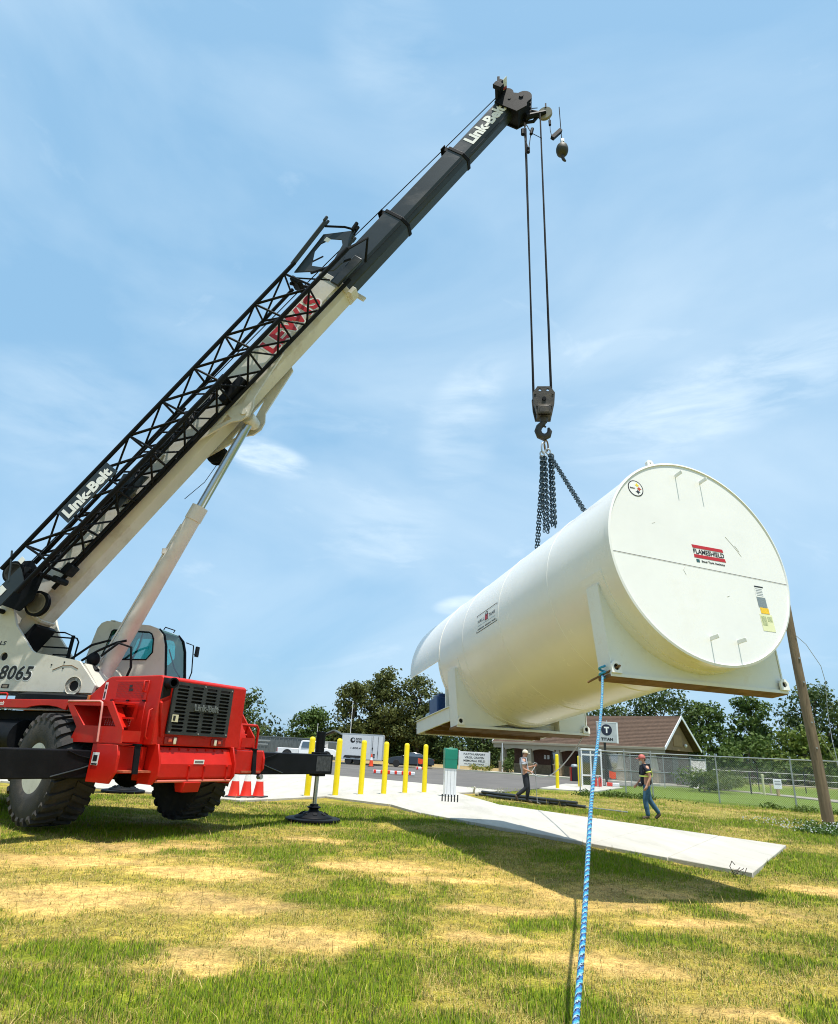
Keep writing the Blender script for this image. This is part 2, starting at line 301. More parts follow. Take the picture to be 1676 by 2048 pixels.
M_TLR = mat('trailer_white', (.66, .67, .68), .4, 0, .03)
M_LAMP = mat('tail_red', (.42, .012, .01), .25, 0, .1)
M_GREYB = mat('grey_sheet', (.13, .15, .155), .5, .3, .1)
M_HOSE = mat('pipe_black', (.022, .026, .026), .5, 0, .25, 6, dirt=((.2, .19, .16), .5, 4, .58))

# ------------------------------------------------------------------ ground
def vnoise(x, y, s, seed):
    x = np.asarray(x) / s; y = np.asarray(y) / s; xi = np.floor(x).astype(np.int64); yi = np.floor(y).astype(np.int64); fx = x - xi; fy = y - yi
    fx = fx * fx * (3 - 2 * fx); fy = fy * fy * (3 - 2 * fy)
    def h(a, b):
        n = (a * 374761393 + b * 668265263 + seed * 974634777) & 0xffffffff
        n = ((n ^ (n >> 13)) * 1274126177) & 0xffffffff
        return ((n ^ (n >> 16)) & 0xffff) / 65535.0
    return (h(xi, yi) * (1 - fx) + h(xi + 1, yi) * fx) * (1 - fy) + (h(xi, yi + 1) * (1 - fx) + h(xi + 1, yi + 1) * fx) * fy
def fbm(x, y, s, seed, o=4):
    v = 0; a = .5; t = 0
    for k in range(o): v = v + a * vnoise(x, y, s / 2 ** k, seed + k * 17); t += a; a *= .55
    return v / t
SOIL = [(-3.3, 7.3, 1.25, .9), (-2.5, 9.1, 1.5, .75), (-1.0, 6.35, .8, .42), (-1.6, 5.75, .6, .35), (-.3, 10.1, 1.2, .5), (1.75, 6.25, .55, .35), (-4.3, 9.4, 1.6, .7), (-1.9, 7.5, .8, .7),
        (-1.3, 12.6, 1.4, .5), (.6, 9.4, .8, .3), (3.2, 9.2, 1.0, .4), (1.2, 8.0, .7, .3), (2.4, 5.2, .8, .3), (6.3, 10.0, 1.0, .6), (3.2, 7.7, .9, .3), (-5.5, 9.0, 1.2, .8), (.9, 6.9, .7, .25)]
GREEN = [(-2.5, 5.55, .75, .5), (-1.0, 4.95, .8, .45), (-.65, 7.9, .8, .5), (-.15, 5.5, .7, .8), (1.6, 7.3, .45, .4), (2.5, 6.9, .6, .3), (3.5, 6.5, .6, .35), (-2.4, 4.8, 1, .4), (-1.4, 18.4, 1.2, 1.0),
         (.5, 13.4, 2.2, 1.5), (-1.9, 11.0, .8, .4), (2.9, 5.3, .6, .4), (8.1, 13.4, 1.6, 1.3), (-4.6, 12.2, 2.2, 1.1), (3.6, 10.9, 1.2, .7), (-.1, 16.8, 1.5, 1.2), (5.2, 9.6, .8, .5), (1.2, 5.0, .5, .4), (10.8, 18, 1.5, 2), (-.4, 8.7, .6, .4)]
def masks(x, y):
    """how grassy and how bare a spot of the yard is"""
    jx = (fbm(x, y, .9, 5) - .5) * 1.1; jy = (fbm(x, y, .9, 9) - .5) * .9
    g = (fbm(x, y, 1.7, 21, 5) - .44) * 2.9; s = (fbm(x, y, 2.1, 71, 5) - .58) * 2.6
    for (a, b, rx, ry) in GREEN: g = np.maximum(g, 1.25 * np.exp(-(((x + jx - a) / rx) ** 2 + ((y + jy - b) / ry) ** 2) * 1.2) - .28)
    sk_ = 0 * x
    for (a, b, rx, ry) in SOIL: sk_ = np.maximum(sk_, np.exp(-(((x + jx - a) / rx) ** 2 + ((y + jy - b) / ry) ** 2)))
    g = g - sk_ * .9
    for (a, b, rx, ry) in GREEN: g = np.maximum(g, 1.25 * np.exp(-(((x + jx - a) / rx) ** 2 + ((y + jy - b) / ry) ** 2) * 1.2) - .28)
    for (a, b, rx, ry) in SOIL: s = np.maximum(s, 1.25 * np.exp(-(((x + jx - a) / rx) ** 2 + ((y + jy - b) / ry) ** 2) * 1.2) - .28)
    g = g + (fbm(x, y, .28, 33, 3) - .5) * .8; s = s + (fbm(x, y, .22, 43, 3) - .5) * .7
    s = np.clip(s - np.clip(g, 0, 1) * .6, 0, 1); return np.clip((g - .06) * 1.5, 0, 1), np.clip((s - .10) * 1.9, 0, 1)
C_SOIL, C_STRAW, C_GREEN, C_LAWN, C_TAN = (.56, .36, .120), (.305, .240, .040), (.14, .18, .008), (.115, .165, .016), (.36, .26, .12)
def ground_col(x, y):
    g, s = masks(x, y)
    c = np.array(C_STRAW)[None] * np.ones((len(x), 1)); k = lambda v: v[:, None]
    c = c * (1 - k(s)) + np.array(C_SOIL) * k(s); gg = np.clip(g * 1.1, 0, .85); c = c * (1 - k(gg)) + np.array(C_GREEN) * k(gg)
    fine = (fbm(x, y, .35, 61, 4) - .5) * 1.1 + (fbm(x, y, 1.1, 62, 3) - .5) * .7; c = c * np.clip(1 + k(fine) * np.array((1.0, .92, .8)), .55, 1.4)
    side = np.clip((y - 20) / 3, 0, 1) * (x > 2)                                    # lawn by the fence: streaky straw, greener towards the fence
    st = np.clip(fbm(x * .5, y, 1.3, 91, 4) * 1.9 - .55, 0, 1); lawn = np.array((.13, .18, .020)) * k(st) + np.array((.38, .26, .065)) * k(1 - st)
    lawn = lawn * np.clip(1 + k(fine) * .9, .6, 1.35); c = c * (1 - k(side)) + lawn * k(side)
    fence_y = 33.3 - (x - 12.1) * .83
    beyond = np.clip((y - fence_y + 1.5) / 2.0, 0, 1) * (x > 6); gr = np.array(C_LAWN)[None] * (1 + .5 * (fbm(x, y, 2.5, 13)[:, None] - .5))
    c = c * (1 - k(beyond)) + gr * k(beyond)
    far = np.clip((y - 64) / 4, 0, 1); tn = np.array(C_TAN) * (1 + .5 * (fbm(x, y, 6, 77)[:, None] - .5)); mead = np.array((.22, .22, .06)) * (1 + .6 * (fbm(x, y * .5, 5, 78)[:, None] - .5))
    mx = np.clip((x - 14) / 6, 0, 1); ff = tn * (1 - k(mx)) + mead * k(mx); c = c * (1 - k(far)) + ff * k(far)
    return c
def spaced(lo, hi, n0, n1, step, far0, far1):
    a = list(np.arange(n0, n1 + 1e-6, step)); s = step; v = n1
    while v < far1: s *= 1.25; v += s; a.append(v)
    s = step; v = n0
    while v > far0: s *= 1.25; v -= s; a.insert(0, v)
    return np.array(a)
def gz(x, y):
    near = np.clip((40 - y) / 10, 0, 1)
    return (fbm(x, y, 1.8, 3, 3) - .5) * .07 * near - .01
xs = spaced(0, 0, -10, 14, .14, -1500, 1500); ys = spaced(0, 0, 3.4, 34, .14, -300, 2600)
gx, gy = np.meshgrid(xs, ys); X, Y = gx.ravel(), gy.ravel(); Zg = gz(X, Y)
nx, ny = len(xs), len(ys); idx = np.arange(nx * ny).reshape(ny, nx)
quads = np.stack([idx[:-1, :-1], idx[:-1, 1:], idx[1:, 1:], idx[1:, :-1]], -1).reshape(-1, 4)
me = bpy.data.meshes.new('ground'); me.vertices.add(len(X)); me.vertices.foreach_set('co', np.stack([X, Y, Zg], -1).astype(np.float32).ravel())
me.loops.add(quads.size); me.loops.foreach_set('vertex_index', quads.astype(np.int32).ravel())
me.polygons.add(len(quads)); me.polygons.foreach_set('loop_start', np.arange(0, quads.size, 4, dtype=np.int32))
me.update(calc_edges=True); me.validate()
ca = me.attributes.new('tint', 'FLOAT_COLOR', 'POINT'); gc = ground_col(X, Y); ca.data.foreach_set('color', np.concatenate([gc, np.ones((len(gc), 1))], 1).astype(np.float32).ravel())
M_GROUND = attr_mat('ground_soil_straw', rough=.95, bump=1.0, bs=24, var=.34, vs=9, grain=.38)
ground = struct(link('ground', me, M_GROUND, None, 60)); ground['label'] = 'patchy yard of bare soil, straw and new grass'

SCP = 1.034
A0, A1, B0, B1 = Vector((5.3, 10.67)) * SCP, Vector((.44, 17.6)) * SCP, Vector((8.07, 14.67)) * SCP, Vector((3.06, 21.87)) * SCP
# blades of grass, straw and stubble, scattered over the yard: nobody could count them
def blades(name, n, ylo, yhi, kind, hgt, wid, label):
    u = RNG.random(n * 3); yy = ylo * (yhi / ylo) ** (u ** 1.0)                    # thins out with distance from the walkway
    xx = (RNG.random(n * 3) * 2 - 1) * (yy * .80 + 1.2) + .35
    g, s = masks(xx, yy)
    # keep off the paving
    def left(ax, ay, bx, by): return (bx - ax) * (yy - ay) - (by - ay) * (xx - ax)
    pad = (left(*A0, *A1) < 0.12) & (left(*B0, *A0) < 0) & (left(*B0, *B1) > 0)
    apr = (yy > 20.0 + np.clip(np.abs(xx + 2.4) * -.2, -1.2, 0)) & (xx < 3.0)
    bad = pad | apr | (yy > 33.3 - (xx - 12.1) * .83)
    p = {'green': np.clip(g * 1.5, 0, 1) + .32 * np.clip(1 - 1.4 * s, 0, 1), 'straw': np.clip(.9 - g * .9 - s * .5, .08, 1), 'stub': np.clip(.5 - g * .3 - s * .25, .08, 1) * .7}[kind]
    fl = fbm(xx, yy, .12, 57, 2); p = p * np.clip(fl * 2.4 - .5, .05, 1.3)
    keep = (RNG.random(n * 3) < p) & ~bad; xx, yy, g, s = xx[keep][:n], yy[keep][:n], g[keep][:n], s[keep][:n]; n = len(xx)
    far = np.clip(yy / 7, 1, 4)
    h = hgt * np.clip(np.exp(RNG.normal(size=n) * .38) * .85, .35, 2.4) * (1 + (far - 1) * .12) * (.75 + .5 * g); w = wid * (.6 + .8 * RNG.random(n)) * far ** .85
    th = RNG.random(n) * 2 * PI; lean = {'green': .45, 'straw': 1.6, 'stub': .25}[kind] * RNG.random(n) * h
    if kind == 'straw': h = h * np.where(RNG.random(n) < .10, 2.4, 1.0); flat = RNG.random(n) < .75; lean = np.where(flat, h * 2.2, lean); h = np.where(flat, .008 + .02 * RNG.random(n), h)
    ph = RNG.random(n) * 2 * PI; dx, dy = np.cos(th) * w / 2, np.sin(th) * w / 2; z0 = gz(xx, yy) - .004
    lx, ly = np.cos(ph) * lean, np.sin(ph) * lean
    P = np.empty((n, 5, 3)); P[:, 0] = np.stack([xx - dx, yy - dy, z0], -1); P[:, 1] = np.stack([xx + dx, yy + dy, z0], -1)
    P[:, 2] = np.stack([xx + lx * .4 + dx * .75, yy + ly * .4 + dy * .75, z0 + h * .6], -1); P[:, 3] = np.stack([xx + lx * .4 - dx * .75, yy + ly * .4 - dy * .75, z0 + h * .6], -1)
    P[:, 4] = np.stack([xx + lx, yy + ly, z0 + h], -1)
    me = bpy.data.meshes.new(name); me.vertices.add(n * 5); me.vertices.foreach_set('co', P.astype(np.float32).ravel())
    b = (np.arange(n) * 5)[:, None]; li = np.concatenate([b + np.array([[0, 1, 2, 3]]), b + np.array([[3, 2, 4]])], 1).astype(np.int32)
    me.loops.add(n * 7); me.loops.foreach_set('vertex_index', li.ravel())
    ls = ((np.arange(n) * 7)[:, None] + np.array([[0, 4]])).astype(np.int32).ravel(); me.polygons.add(n * 2); me.polygons.foreach_set('loop_start', ls)
    me.update(calc_edges=True)
    r = RNG.random((n, 1)); k = {'green': (np.array((.115, .235, .002)), np.array((.38, .47, .012))), 'straw': (np.array((.66, .53, .20)), np.array((.45, .36, .09))), 'stub': (np.array((.24, .22, .04)), np.array((.13, .15, .02)))}[kind]
    c = k[0] * (1 - r) + k[1] * r
    if kind == 'green': dry = (RNG.random((n, 1)) < .12 + .3 * (1 - g[:, None])); c = np.where(dry, np.array((.40, .30, .09)), c)
    ca = me.attributes.new('tint', 'FLOAT_COLOR', 'POINT'); cc = np.repeat(np.concatenate([c, np.ones((n, 1))], 1), 5, 0); ca.data.foreach_set('color', cc.astype(np.float32).ravel())
    o = link(name, me, M_BLADE, None, None); o['kind'] = 'stuff'; o['label'] = label; o['category'] = 'grass'
    return o
M_BLADE = attr_mat('blade', rough=.6, trans=.30, var=.15, upn=.72)
blades('grass', 430000, 4.2, 24, 'green', .036, .0050, 'short fresh green grass growing in clumps over the yard')
blades('straw', 120000, 4.2, 26, 'straw', .055, .0050, 'dry yellow straw and cut grass strewn over the bare soil')
blades('stubble', 70000, 4.2, 22, 'stub', .036, .0040, 'thin olive stubble sprouting on the bare soil')

blades('lawn_grass', 110000, 16.5, 34, 'green', .040, .0050, 'short green grass of the lawn between the pad and the fence')
blades('lawn_straw', 60000, 16.5, 34, 'straw', .040, .0045, 'dry straw lying on the lawn between the pad and the fence')
# ------------------------------------------------------------------ paving
def panels(name, polys, z0, z1, m, label, k_=SCP):
    e = bpy.data.objects.new(name, None); COL.objects.link(e); e['kind'] = 'structure'; e['label'] = label
    for p in polys:
        p = [tuple(Vector(q) * k_) for q in p]
        c = Vector((sum(q[0] for q in p) / len(p), sum(q[1] for q in p) / len(p))); g = .022
        pts = [tuple(Vector(q) + (c - Vector(q)).normalized() * g) for q in p]
        MB().prism(pts, z0, z1, 'xy').build('panel', m, e, bevel=.012, seg=1)
    return e
T_ = [0, .17, .36, .56, .78, 1]
strip = [[tuple(A0.lerp(A1, a)), tuple(B0.lerp(B1, a)), tuple(B0.lerp(B1, b)), tuple(A0.lerp(A1, b))] for a, b in zip(T_, T_[1:])]  # five poured bays
panels('concrete_pad', strip, -.12, .05, M_CONC, 'long new concrete pad running across the grass to the dispenser', 1)
panels('concrete_apron', [[(.44, 17.6), (3.06, 21.87), (2.1, 27.1), (-.37, 19.75)],
                          [(-.37, 19.75), (2.1, 27.1), (4.5, 30.6), (1.72, 32.9), (-2.44, 21.45)],
                          [(-2.44, 21.45), (1.72, 32.9), (-4.64, 37.5), (-4.3, 18.4)],
                          [(-4.3, 18.4), (-4.64, 37.5), (-12, 40), (-12, 20.6), (-7.4, 19.6)], [(-12, 20.6), (-12, 40), (-24, 43), (-24, 22)]], -.12, .05, M_CONC,
       'pale concrete apron behind the crane where the bollards stand')
panels('bollard_pad', [[(6.9, 35.0), (9.6, 34.6), (13.6, 42.4), (10.2, 43.2)]], -.1, .05, M_CONC, 'small concrete pad under the two far bollards')
struct(MB().prism([(-60, 55), (-24, 43), (-12, 40), (-4.64, 37.5), (1.72, 32.9), (4.5, 30.6), (7.6, 37.2), (10.4, 43.2), (15, 47), (18.7, 51.4), (7.4, 62.1), (2, 65.8), (-60, 72)], -.06, .035, 'xy').build('road', M_ASPH))
M_BD = at(8.81, 63.5, 0, rad(-43))
struct(MB(M_BD).prism([(-.6, -1.6), (15.9, -1.6), (15.9, 1.6), (-.6, 1.6)], -.06, .14, 'xy').build('sidewalk', M_KERB, bevel=.02))
struct(MB().prism([(-60, 72.1), (2.0, 65.9), (7.2, 62.4), (7.4, 62.7), (2.1, 66.2), (-60, 72.4)], -.06, .15, 'xy').build('kerb', M_KERB))
struct(MB().prism([(16, 52.5), (21.5, 53.0), (24.2, 46), (24.8, 39), (40, 38), (40, 41), (27, 42), (25.8, 47), (23.2, 55), (16, 54.3)], -.05, .03, 'xy').build('path', M_PATH))
# ------------------------------------------------------------------ the storage tank in the slings
_a = Vector((-.3149, .9410, -.1237)).normalized(); _d = Vector((.9483, .3173, 0)).normalized(); _n = _d.cross(_a)
MT = frame((3.958, 8.362, 4.248), _d, _a, _n); R_T = 1.5; L_T = 6.2
tank = thing('storage_tank', 'huge white cylindrical fuel tank hanging tilted from the chain slings', 'tank', MT)
def arc(a0, a1, r, n): return [(r * math.cos(a0 + (a1 - a0) * k / n), r * math.sin(a0 + (a1 - a0) * k / n)) for k in range(n + 1)]
MB().lathe([(R_T, .012), (R_T, 1.6), (R_T, 3.3), (R_T, 4.9), (R_T, L_T - .02)], (0, 0, 0), (0, 1, 0), 96, cap=False).build('shell', M_TANK, tank, 30)
end = MB().lathe([(R_T + .016, .05), (R_T + .016, -.02), (R_T - .012, -.03), (R_T - .02, -.012), (.4, -.012)], (0, 0, 0), (0, 1, 0), 96).build('end_plate', M_TANK, tank, 30)
MB().lathe([(R_T + .01, L_T - .05), (R_T + .01, L_T + .015), (.3, L_T + .015)], (0, 0, 0), (0, 1, 0), 72).build('far_end_plate', M_TANK, tank, 30)
MB().add([(-1.495, -.0165, -.105), (1.49, -.0165, -.185), (1.49, -.0165, -.192), (-1.495, -.0165, -.112)], [(0, 1, 2, 3)]).build('weld_seam', M_BLKDEC, end, None)
for yy in (1.62, 4.9):
    MB().lathe([(R_T - .002, yy - .014), (R_T + .006, yy - .004), (R_T + .006, yy + .004), (R_T - .002, yy + .014)], (0, 0, 0), (0, 1, 0), 96, cap=False).build('weld_bead', M_TANK, tank, 60)
# rear weather hood: the upper half of the shell carried on past the far end
outer = arc(rad(-4), rad(184), R_T + .004, 48); inner = arc(rad(184), rad(-4), R_T - .022, 48)
MB().prism(outer + inner, L_T + .02, 8.02, 'xz').build('weather_hood', M_TANK, tank, 30)
# stiffener brackets on the near end plate
for (bx, bz) in ((-.17, 1.265), (.27, 1.24), (-.14, -1.18), (.31, -1.18)):
    MB().bb(bx - .007, bx + .007, -.16, -.012, bz, bz + .055).build('bracket', M_TANK2, tank, bevel=.003, seg=1)
# lifting lugs along the top
for (lx, ly, hz) in ((-.50, .10, .17), (.12, .12, .10), (0, 2.35, .2), (0, 4.45, .2)):
    zt = math.sqrt(R_T ** 2 - lx ** 2) - .03
    plate('lifting_lug', [[(lx - .055, zt), (lx + .055, zt), (lx + .055, zt + hz * .8), (lx + .03, zt + hz), (lx - .03, zt + hz), (lx - .055, zt + hz * .8)], circ(lx, zt + hz * .68, .017)], .05, Matrix.Translation((0, ly, 0)) @ XZ, M_TANK, tank)
# saddles
def saddle(y0, y1, zb, hw, topz, label, gap=None):
    e = bpy.data.objects.new('saddle', None); COL.objects.link(e); e.parent = tank; e['label'] = label
    aL = math.atan2(topz, -math.sqrt(R_T ** 2 - topz ** 2)); aL = aL + 2 * PI if aL < 0 else aL; aR = 3 * PI - aL
    prof = [(-hw, zb), (-hw - .05, topz + .02)] + arc(aL, aR, R_T + .004, 40) + [(hw + .05, topz + .02), (hw, zb)]
    if gap is None:
        MB().prism(prof, y0, y0 + .022, 'xz').build('web_plate', M_TANK2, e, 30)
        MB().prism(prof, y1 - .022, y1, 'xz').build('web_plate', M_TANK2, e, 30)
    else:
        aG = PI + math.acos(gap / (R_T + .004)); zg = -math.sqrt((R_T + .004) ** 2 - gap ** 2)
        for s in (-1, 1):
            pr = [(s * hw, zb), (s * (hw + .05), topz + .02)] + [(-s * q[0] * -1 if s < 0 else -q[0], q[1]) for q in arc(aL, aG, R_T + .004, 18)] + [(s * gap, zb)]
            for ya in (y0, y1 - .022): MB().prism(pr, ya, ya + .022, 'xz').build('web_plate', M_TANK2, e, 30)
            MB().bb(s * gap - .012, s * gap + .012, y0 + .024, y1 - .024, zb, zg).build('stiffener', M_TANK2, e)
        MB().bb(-gap + .02, gap - .02, y0 + .16, y0 + .18, zb, zb + .14).build('web_plate', M_TANK2, e)
    for s in (-1, 1):
        x0, x1 = s * (hw + .004), s * (hw + .056)
        MB().add([(x0, y0 - .012, zb), (x1, y0 - .012, topz + .02), (x1, y1 + .012, topz + .02), (x0, y1 + .012, zb), (x0 + s * .02, y0 - .012, zb), (x1 + s * .02, y0 - .012, topz + .02), (x1 + s * .02, y1 + .012, topz + .02), (x0 + s * .02, y1 + .012, zb)],
                 [(0, 1, 2, 3), (7, 6, 5, 4), (0, 4, 5, 1), (1, 5, 6, 2), (2, 6, 7, 3), (3, 7, 4, 0)]).build('side_plate', M_TANK2, e, 30)
    MB().bb(-hw - .05, hw + .05, y0 - .02, y1 + .02, zb - .05, zb - .002).build('base_plate', M_RUST, e, bevel=.006, seg=1)
    MB().bb(-hw - .055, hw + .055, y0 - .032, y0 - .021, zb - .04, zb + .004).build('base_edge', M_TANK2, e)
    mb = MB(); n = 44
    a0, a1 = aL - rad(7), aR + rad(7)
    for k in range(n):
        t0, t1 = a0 + (a1 - a0) * k / n, a0 + (a1 - a0) * (k + 1) / n; r = R_T + .011
        mb.add([(r * math.cos(t), yy, r * math.sin(t)) for t in (t0, t1) for yy in (y0 - .14, y1 + .14)], [(0, 1, 3, 2)])
        r2 = R_T - .004
        for yy in (y0 - .14, y1 + .14): mb.add([(q * math.cos(t), yy, q * math.sin(t)) for q in (r, r2) for t in (t0, t1)], [(0, 1, 3, 2)])
    for t in (a0, a1): mb.add([(q * math.cos(t), yy, q * math.sin(t)) for q in (R_T + .011, R_T - .004) for yy in (y0 - .14, y1 + .14)], [(0, 1, 3, 2)])
    mb.build('wear_pad', M_TANK, e, 30)
    for s in (-1, 1):
        cx = s * (hw - .02)
        plate('tie_down_lug', [[(cx - .075, zb), (cx + .075, zb), (cx + .075, zb + .10), (cx + .03, zb + .15), (cx - .03, zb + .15), (cx - .075, zb + .10)], circ(cx, zb + .075, .042)], .03, Matrix.Translation((0, y0 - .05, 0)) @ XZ, M_TANK, e)
        MB().cyl((cx, y0 - .034, zb + .075), (cx, y0 - .028, zb + .075), .05, n=16).build('lug_hole', M_DARK, e)
    return e
saddle(.42, .66, -1.62, 1.40, -.44, 'near saddle with lugs and a brown underside')
saddle(5.35, 5.7, -1.545, 1.42, -.46, 'far saddle beside the equipment platform', .80)
# pipe poked through the near lug, where the blue rope is tied
MB().cyl((-1.60, .70, -1.69), (-1.34, .33, -1.53), .014, n=8).build('lug_bar', M_RUST, tank)
# equipment platform at the far end
plat = bpy.data.objects.new('equipment_platform', None); COL.objects.link(plat); plat.parent = tank; plat.location = (0, 0, .15); plat['label'] = 'small steel platform with a blue pump at the far end of the tank'
MB().bb(-1.44, 1.40, 5.95, 7.62, -1.50, -1.48).build('deck_plate', M_RUST, plat)
for x in (-1.46, 1.42): MB().bb(x, x + .04, 5.72, 7.66, -1.56, -1.30).bb(x - .03, x + .07, 5.72, 7.66, -1.30, -1.285).build('side_beam', M_TANK2, plat)
MB().bb(-1.46, 1.46, 7.63, 7.67, -1.56, -1.302).build('end_beam', M_TANK2, plat)
for y in (6.2, 6.7, 7.2): MB().bb(-1.41, 1.41, y, y + .05, -1.60, -1.505).build('cross_member', M_RUST, plat)
MB().bb(-1.34, -1.28, 6.18, 6.24, -1.48, -.20).bb(-1.345, -1.275, 6.175, 6.245, -.20, -.16).build('post', M_TANK2, plat)
MB().cyl((-1.12, 6.4, -1.48), (-1.12, 6.4, -.35), .07, n=14).build('riser_pipe', mat('pipe_teal', (.02, .10, .11), .35, 0, .2), plat)
MB().bb(-1.32, -.75, 6.75, 7.25, -1.28, -.88).bb(-1.25, -.85, 6.8, 7.2, -.88, -.80).build('pump_box', M_BLUE, plat, bevel=.03)
MB().cyl((-1.2, 7.3, -1.2), (-1.2, 7.55, -1.2), .10, n=14).cyl((-.95, 7.25, -1.2), (-.95, 7.5, -1.25), .06, n=12).cyl((-1.2, 7.4, -1.2), (-.7, 7.4, -1.2), .035, n=10).build('valve', M_GALV, plat)
# writing and decals
DP = Matrix.Translation((0, -.0145, 0)) @ XZ
def decal(name, pts, m, parent=end, dz=0.0): return plate(name, [pts], .002, Matrix.Translation((0, -dz, 0)) @ DP, m, parent)
def on(x, z, dz=.0): return Matrix.Translation((x, -.0145 - dz, z)) @ XZ
fs = bpy.data.objects.new('flame_sign', None); COL.objects.link(fs); fs.parent = tank; fs['label'] = 'FLAMESHIELD lettering between two red bars'
decal('red_bar', [(-.13, .198), (.41, .198), (.415, .150), (-.12, .150)], M_REDDEC, fs); decal('red_bar', [(-.12, .052), (.415, .052), (.425, .002), (-.125, .002)], M_REDDEC, fs)
text('lettering', 'FLAMESHIELD', on(.147, .100), M_BLKDEC, fs, width=.535, height=.072, bold=.012)
text('small_lettering', 'Steel Tank Institute', on(.19, -.042), M_BLKDEC, fs, width=.40, height=.030); decal('small_mark', [(-.10, -.02), (-.045, -.02), (-.045, -.065), (-.10, -.065)], mat('teal_ink', (.02, .09, .10)), fs)
lg = bpy.data.objects.new('round_emblem', None); COL.objects.link(lg); lg.parent = tank; lg['label'] = 'round white emblem with a black ring and three small stars'
plate('ring', [circ(-.93, .935, .128, 40), circ(-.93, .935, .114, 40)], .003, DP, M_BLKDEC, lg); decal('disc', circ(-.93, .935, .1145, 40), M_WHITE, lg)
def astro(cx, cz, r): return [(cx + r * math.copysign(abs(math.cos(t)) ** 3, math.cos(t)), cz + r * math.copysign(abs(math.sin(t)) ** 3, math.sin(t))) for t in [2 * PI * k / 32 for k in range(32)]]
decal('star', astro(-.90, .990, .042), mat('star_yellow', (.80, .62, .02)), lg, .002); decal('star', astro(-.872, .935, .042), mat('star_red', (.45, .06, .02)), lg, .002); decal('star', astro(-.90, .882, .042), mat('star_black', (.012, .016, .03)), lg, .002)
text('lettering', 'Steelers', on(-.985, .935, .003), M_BLKDEC, lg, width=.085, height=.024)
st = bpy.data.objects.new('label_strip', None); COL.objects.link(st); st.parent = tank; st['label'] = 'column of white, grey, yellow and pale green data labels'
decal('data_label', [(.84, -.30), (.995, -.30), (.985, -.45), (.83, -.45)], M_WHITE, st); decal('header_bar', [(.84, -.285), (.995, -.285), (.995, -.305), (.84, -.305)], M_BLKDEC, st, .002)
decal('grey_label', [(.835, -.455), (.99, -.455), (.99, -.60), (.835, -.60)], mat('ink_grey', (.20, .24, .26), .5, 0, .25, 60), st); decal('yellow_label', [(.85, -.605), (1.0, -.605), (1.0, -.69), (.85, -.69)], mat('ink_yellow', (.80, .50, .02), .5, 0, .2, 50), st)
decal('green_label', [(.815, -.70), (1.03, -.70), (1.03, -.94), (.815, -.94)], mat('ink_pale', (.74, .75, .45), .5, 0, .05), st)
for (a, b, c, d_) in ((.83, .915, -.73, -.86), (.935, 1.015, -.73, -.80)): decal('print_block', [(a, c), (b, c), (b, d_), (a, d_)], mat('ink_print', (.42, .46, .25), .6, 0, .4, 90), st, .002)
for k in range(5): decal('print_line', [(.85, -.325 - k * .024), (.965, -.325 - k * .024), (.965, -.332 - k * .024), (.85, -.332 - k * .024)], M_GALV, st, .002)
# decal wrapped on the shell
hd = bpy.data.objects.new('maker_decal', None); COL.objects.link(hd); hd.parent = tank; hd['label'] = 'framed HALL TANK decal with a red padlock'
def wrap(me, u0, v0, r):
    for v in me.vertices:
        t = (v0 + v.co.y) / R_T; rr = r + v.co.z * .2; v.co = (-rr * math.cos(t), u0 - v.co.x, rr * math.sin(t))
    return me
def wplate(name, pts, m, u, v, r=R_T + .003): return link(name, wrap(plate_mesh([pts], .001), u, v, r), m, hd, None)
def rect(w, h): return [(-w / 2, -h / 2), (w / 2, -h / 2), (w / 2, h / 2), (-w / 2, h / 2)]
UC, VC = 3.80, R_T * rad(4.2)
for dv in (-.165, .165): wplate('frame_line', rect(.86, .012), M_BLKDEC, UC, VC + dv)
for du in (-.43, .43): wplate('frame_line', rect(.014, .334), M_BLKDEC, UC + du, VC)
for t, du in (('HALL', .235), ('TANK', -.235)): link('lettering', wrap(text_mesh(t, width=.27, height=.062, bold=.02, ext=0, spacing=1.2), UC + du, VC + .03, R_T + .003), M_BLKDEC, hd, None)
wplate('padlock', rect(.11, .095), M_REDDEC, UC, VC + .03, R_T + .0035); wplate('padlock_edge', rect(.13, .115), M_BLKDEC, UC, VC + .03)
link('shackle', wrap(plate_mesh([circ(0, 0, .05, 20), circ(0, 0, .032, 20)], .001), UC, VC + .095, R_T + .003), M_BLKDEC, hd, None)
for k, (w, dv) in enumerate(((.70, -.055), (.76, -.12))): [link('small_lettering', wrap(text_mesh(t_, width=w_, height=(.018, .028)[k], bold=(0, .03)[k], ext=0), UC + u_, VC + dv, R_T + .003), (M_GALV, M_BLKDEC)[k], hd, None) for t_, w_, u_ in ((('STEEL STORAGE TANKS', .7, 0),), (('UNDERGROUND', .28, .24), ('ABOVEGROUND', .25, -.06), ('VAULTED', .16, -.30)))[k]]

# ------------------------------------------------------------------ hook block, slings, tag lines
HOOK = Vector((2.63, 12.2, 0))
MH = Matrix.Translation((HOOK.x, HOOK.y, 0)) @ Matrix.Rotation(rad(-6), 4, 'Z')
hb = thing('hook_block', 'heavy dark steel hook block hanging on the hoist ropes', 'hook', MH @ Matrix.Translation((0, 0, 8.45)))
def hx(l): return [(x, z - 8.45) for x, z in l]
chk = hx([(-.17, 8.55), (.17, 8.55), (.22, 8.80), (.24, 9.08), (.14, 9.24), (-.14, 9.24), (-.24, 9.08), (-.22, 8.80)])
for y in (-.16, .16): plate('cheek_plate', [chk, circ(-.085, .70, .035, 12), circ(.085, .70, .035, 12), circ(0, .47, .05, 14)], .05, Matrix.Translation((0, y, 0)) @ XZ, M_IRON, hb, bevel=.006)
MB().bb(-.15, .15, -.20, .20, .10, .34).bb(-.12, .12, -.205, .205, .12, .30).build('side_weight', M_IRON, hb, bevel=.02)
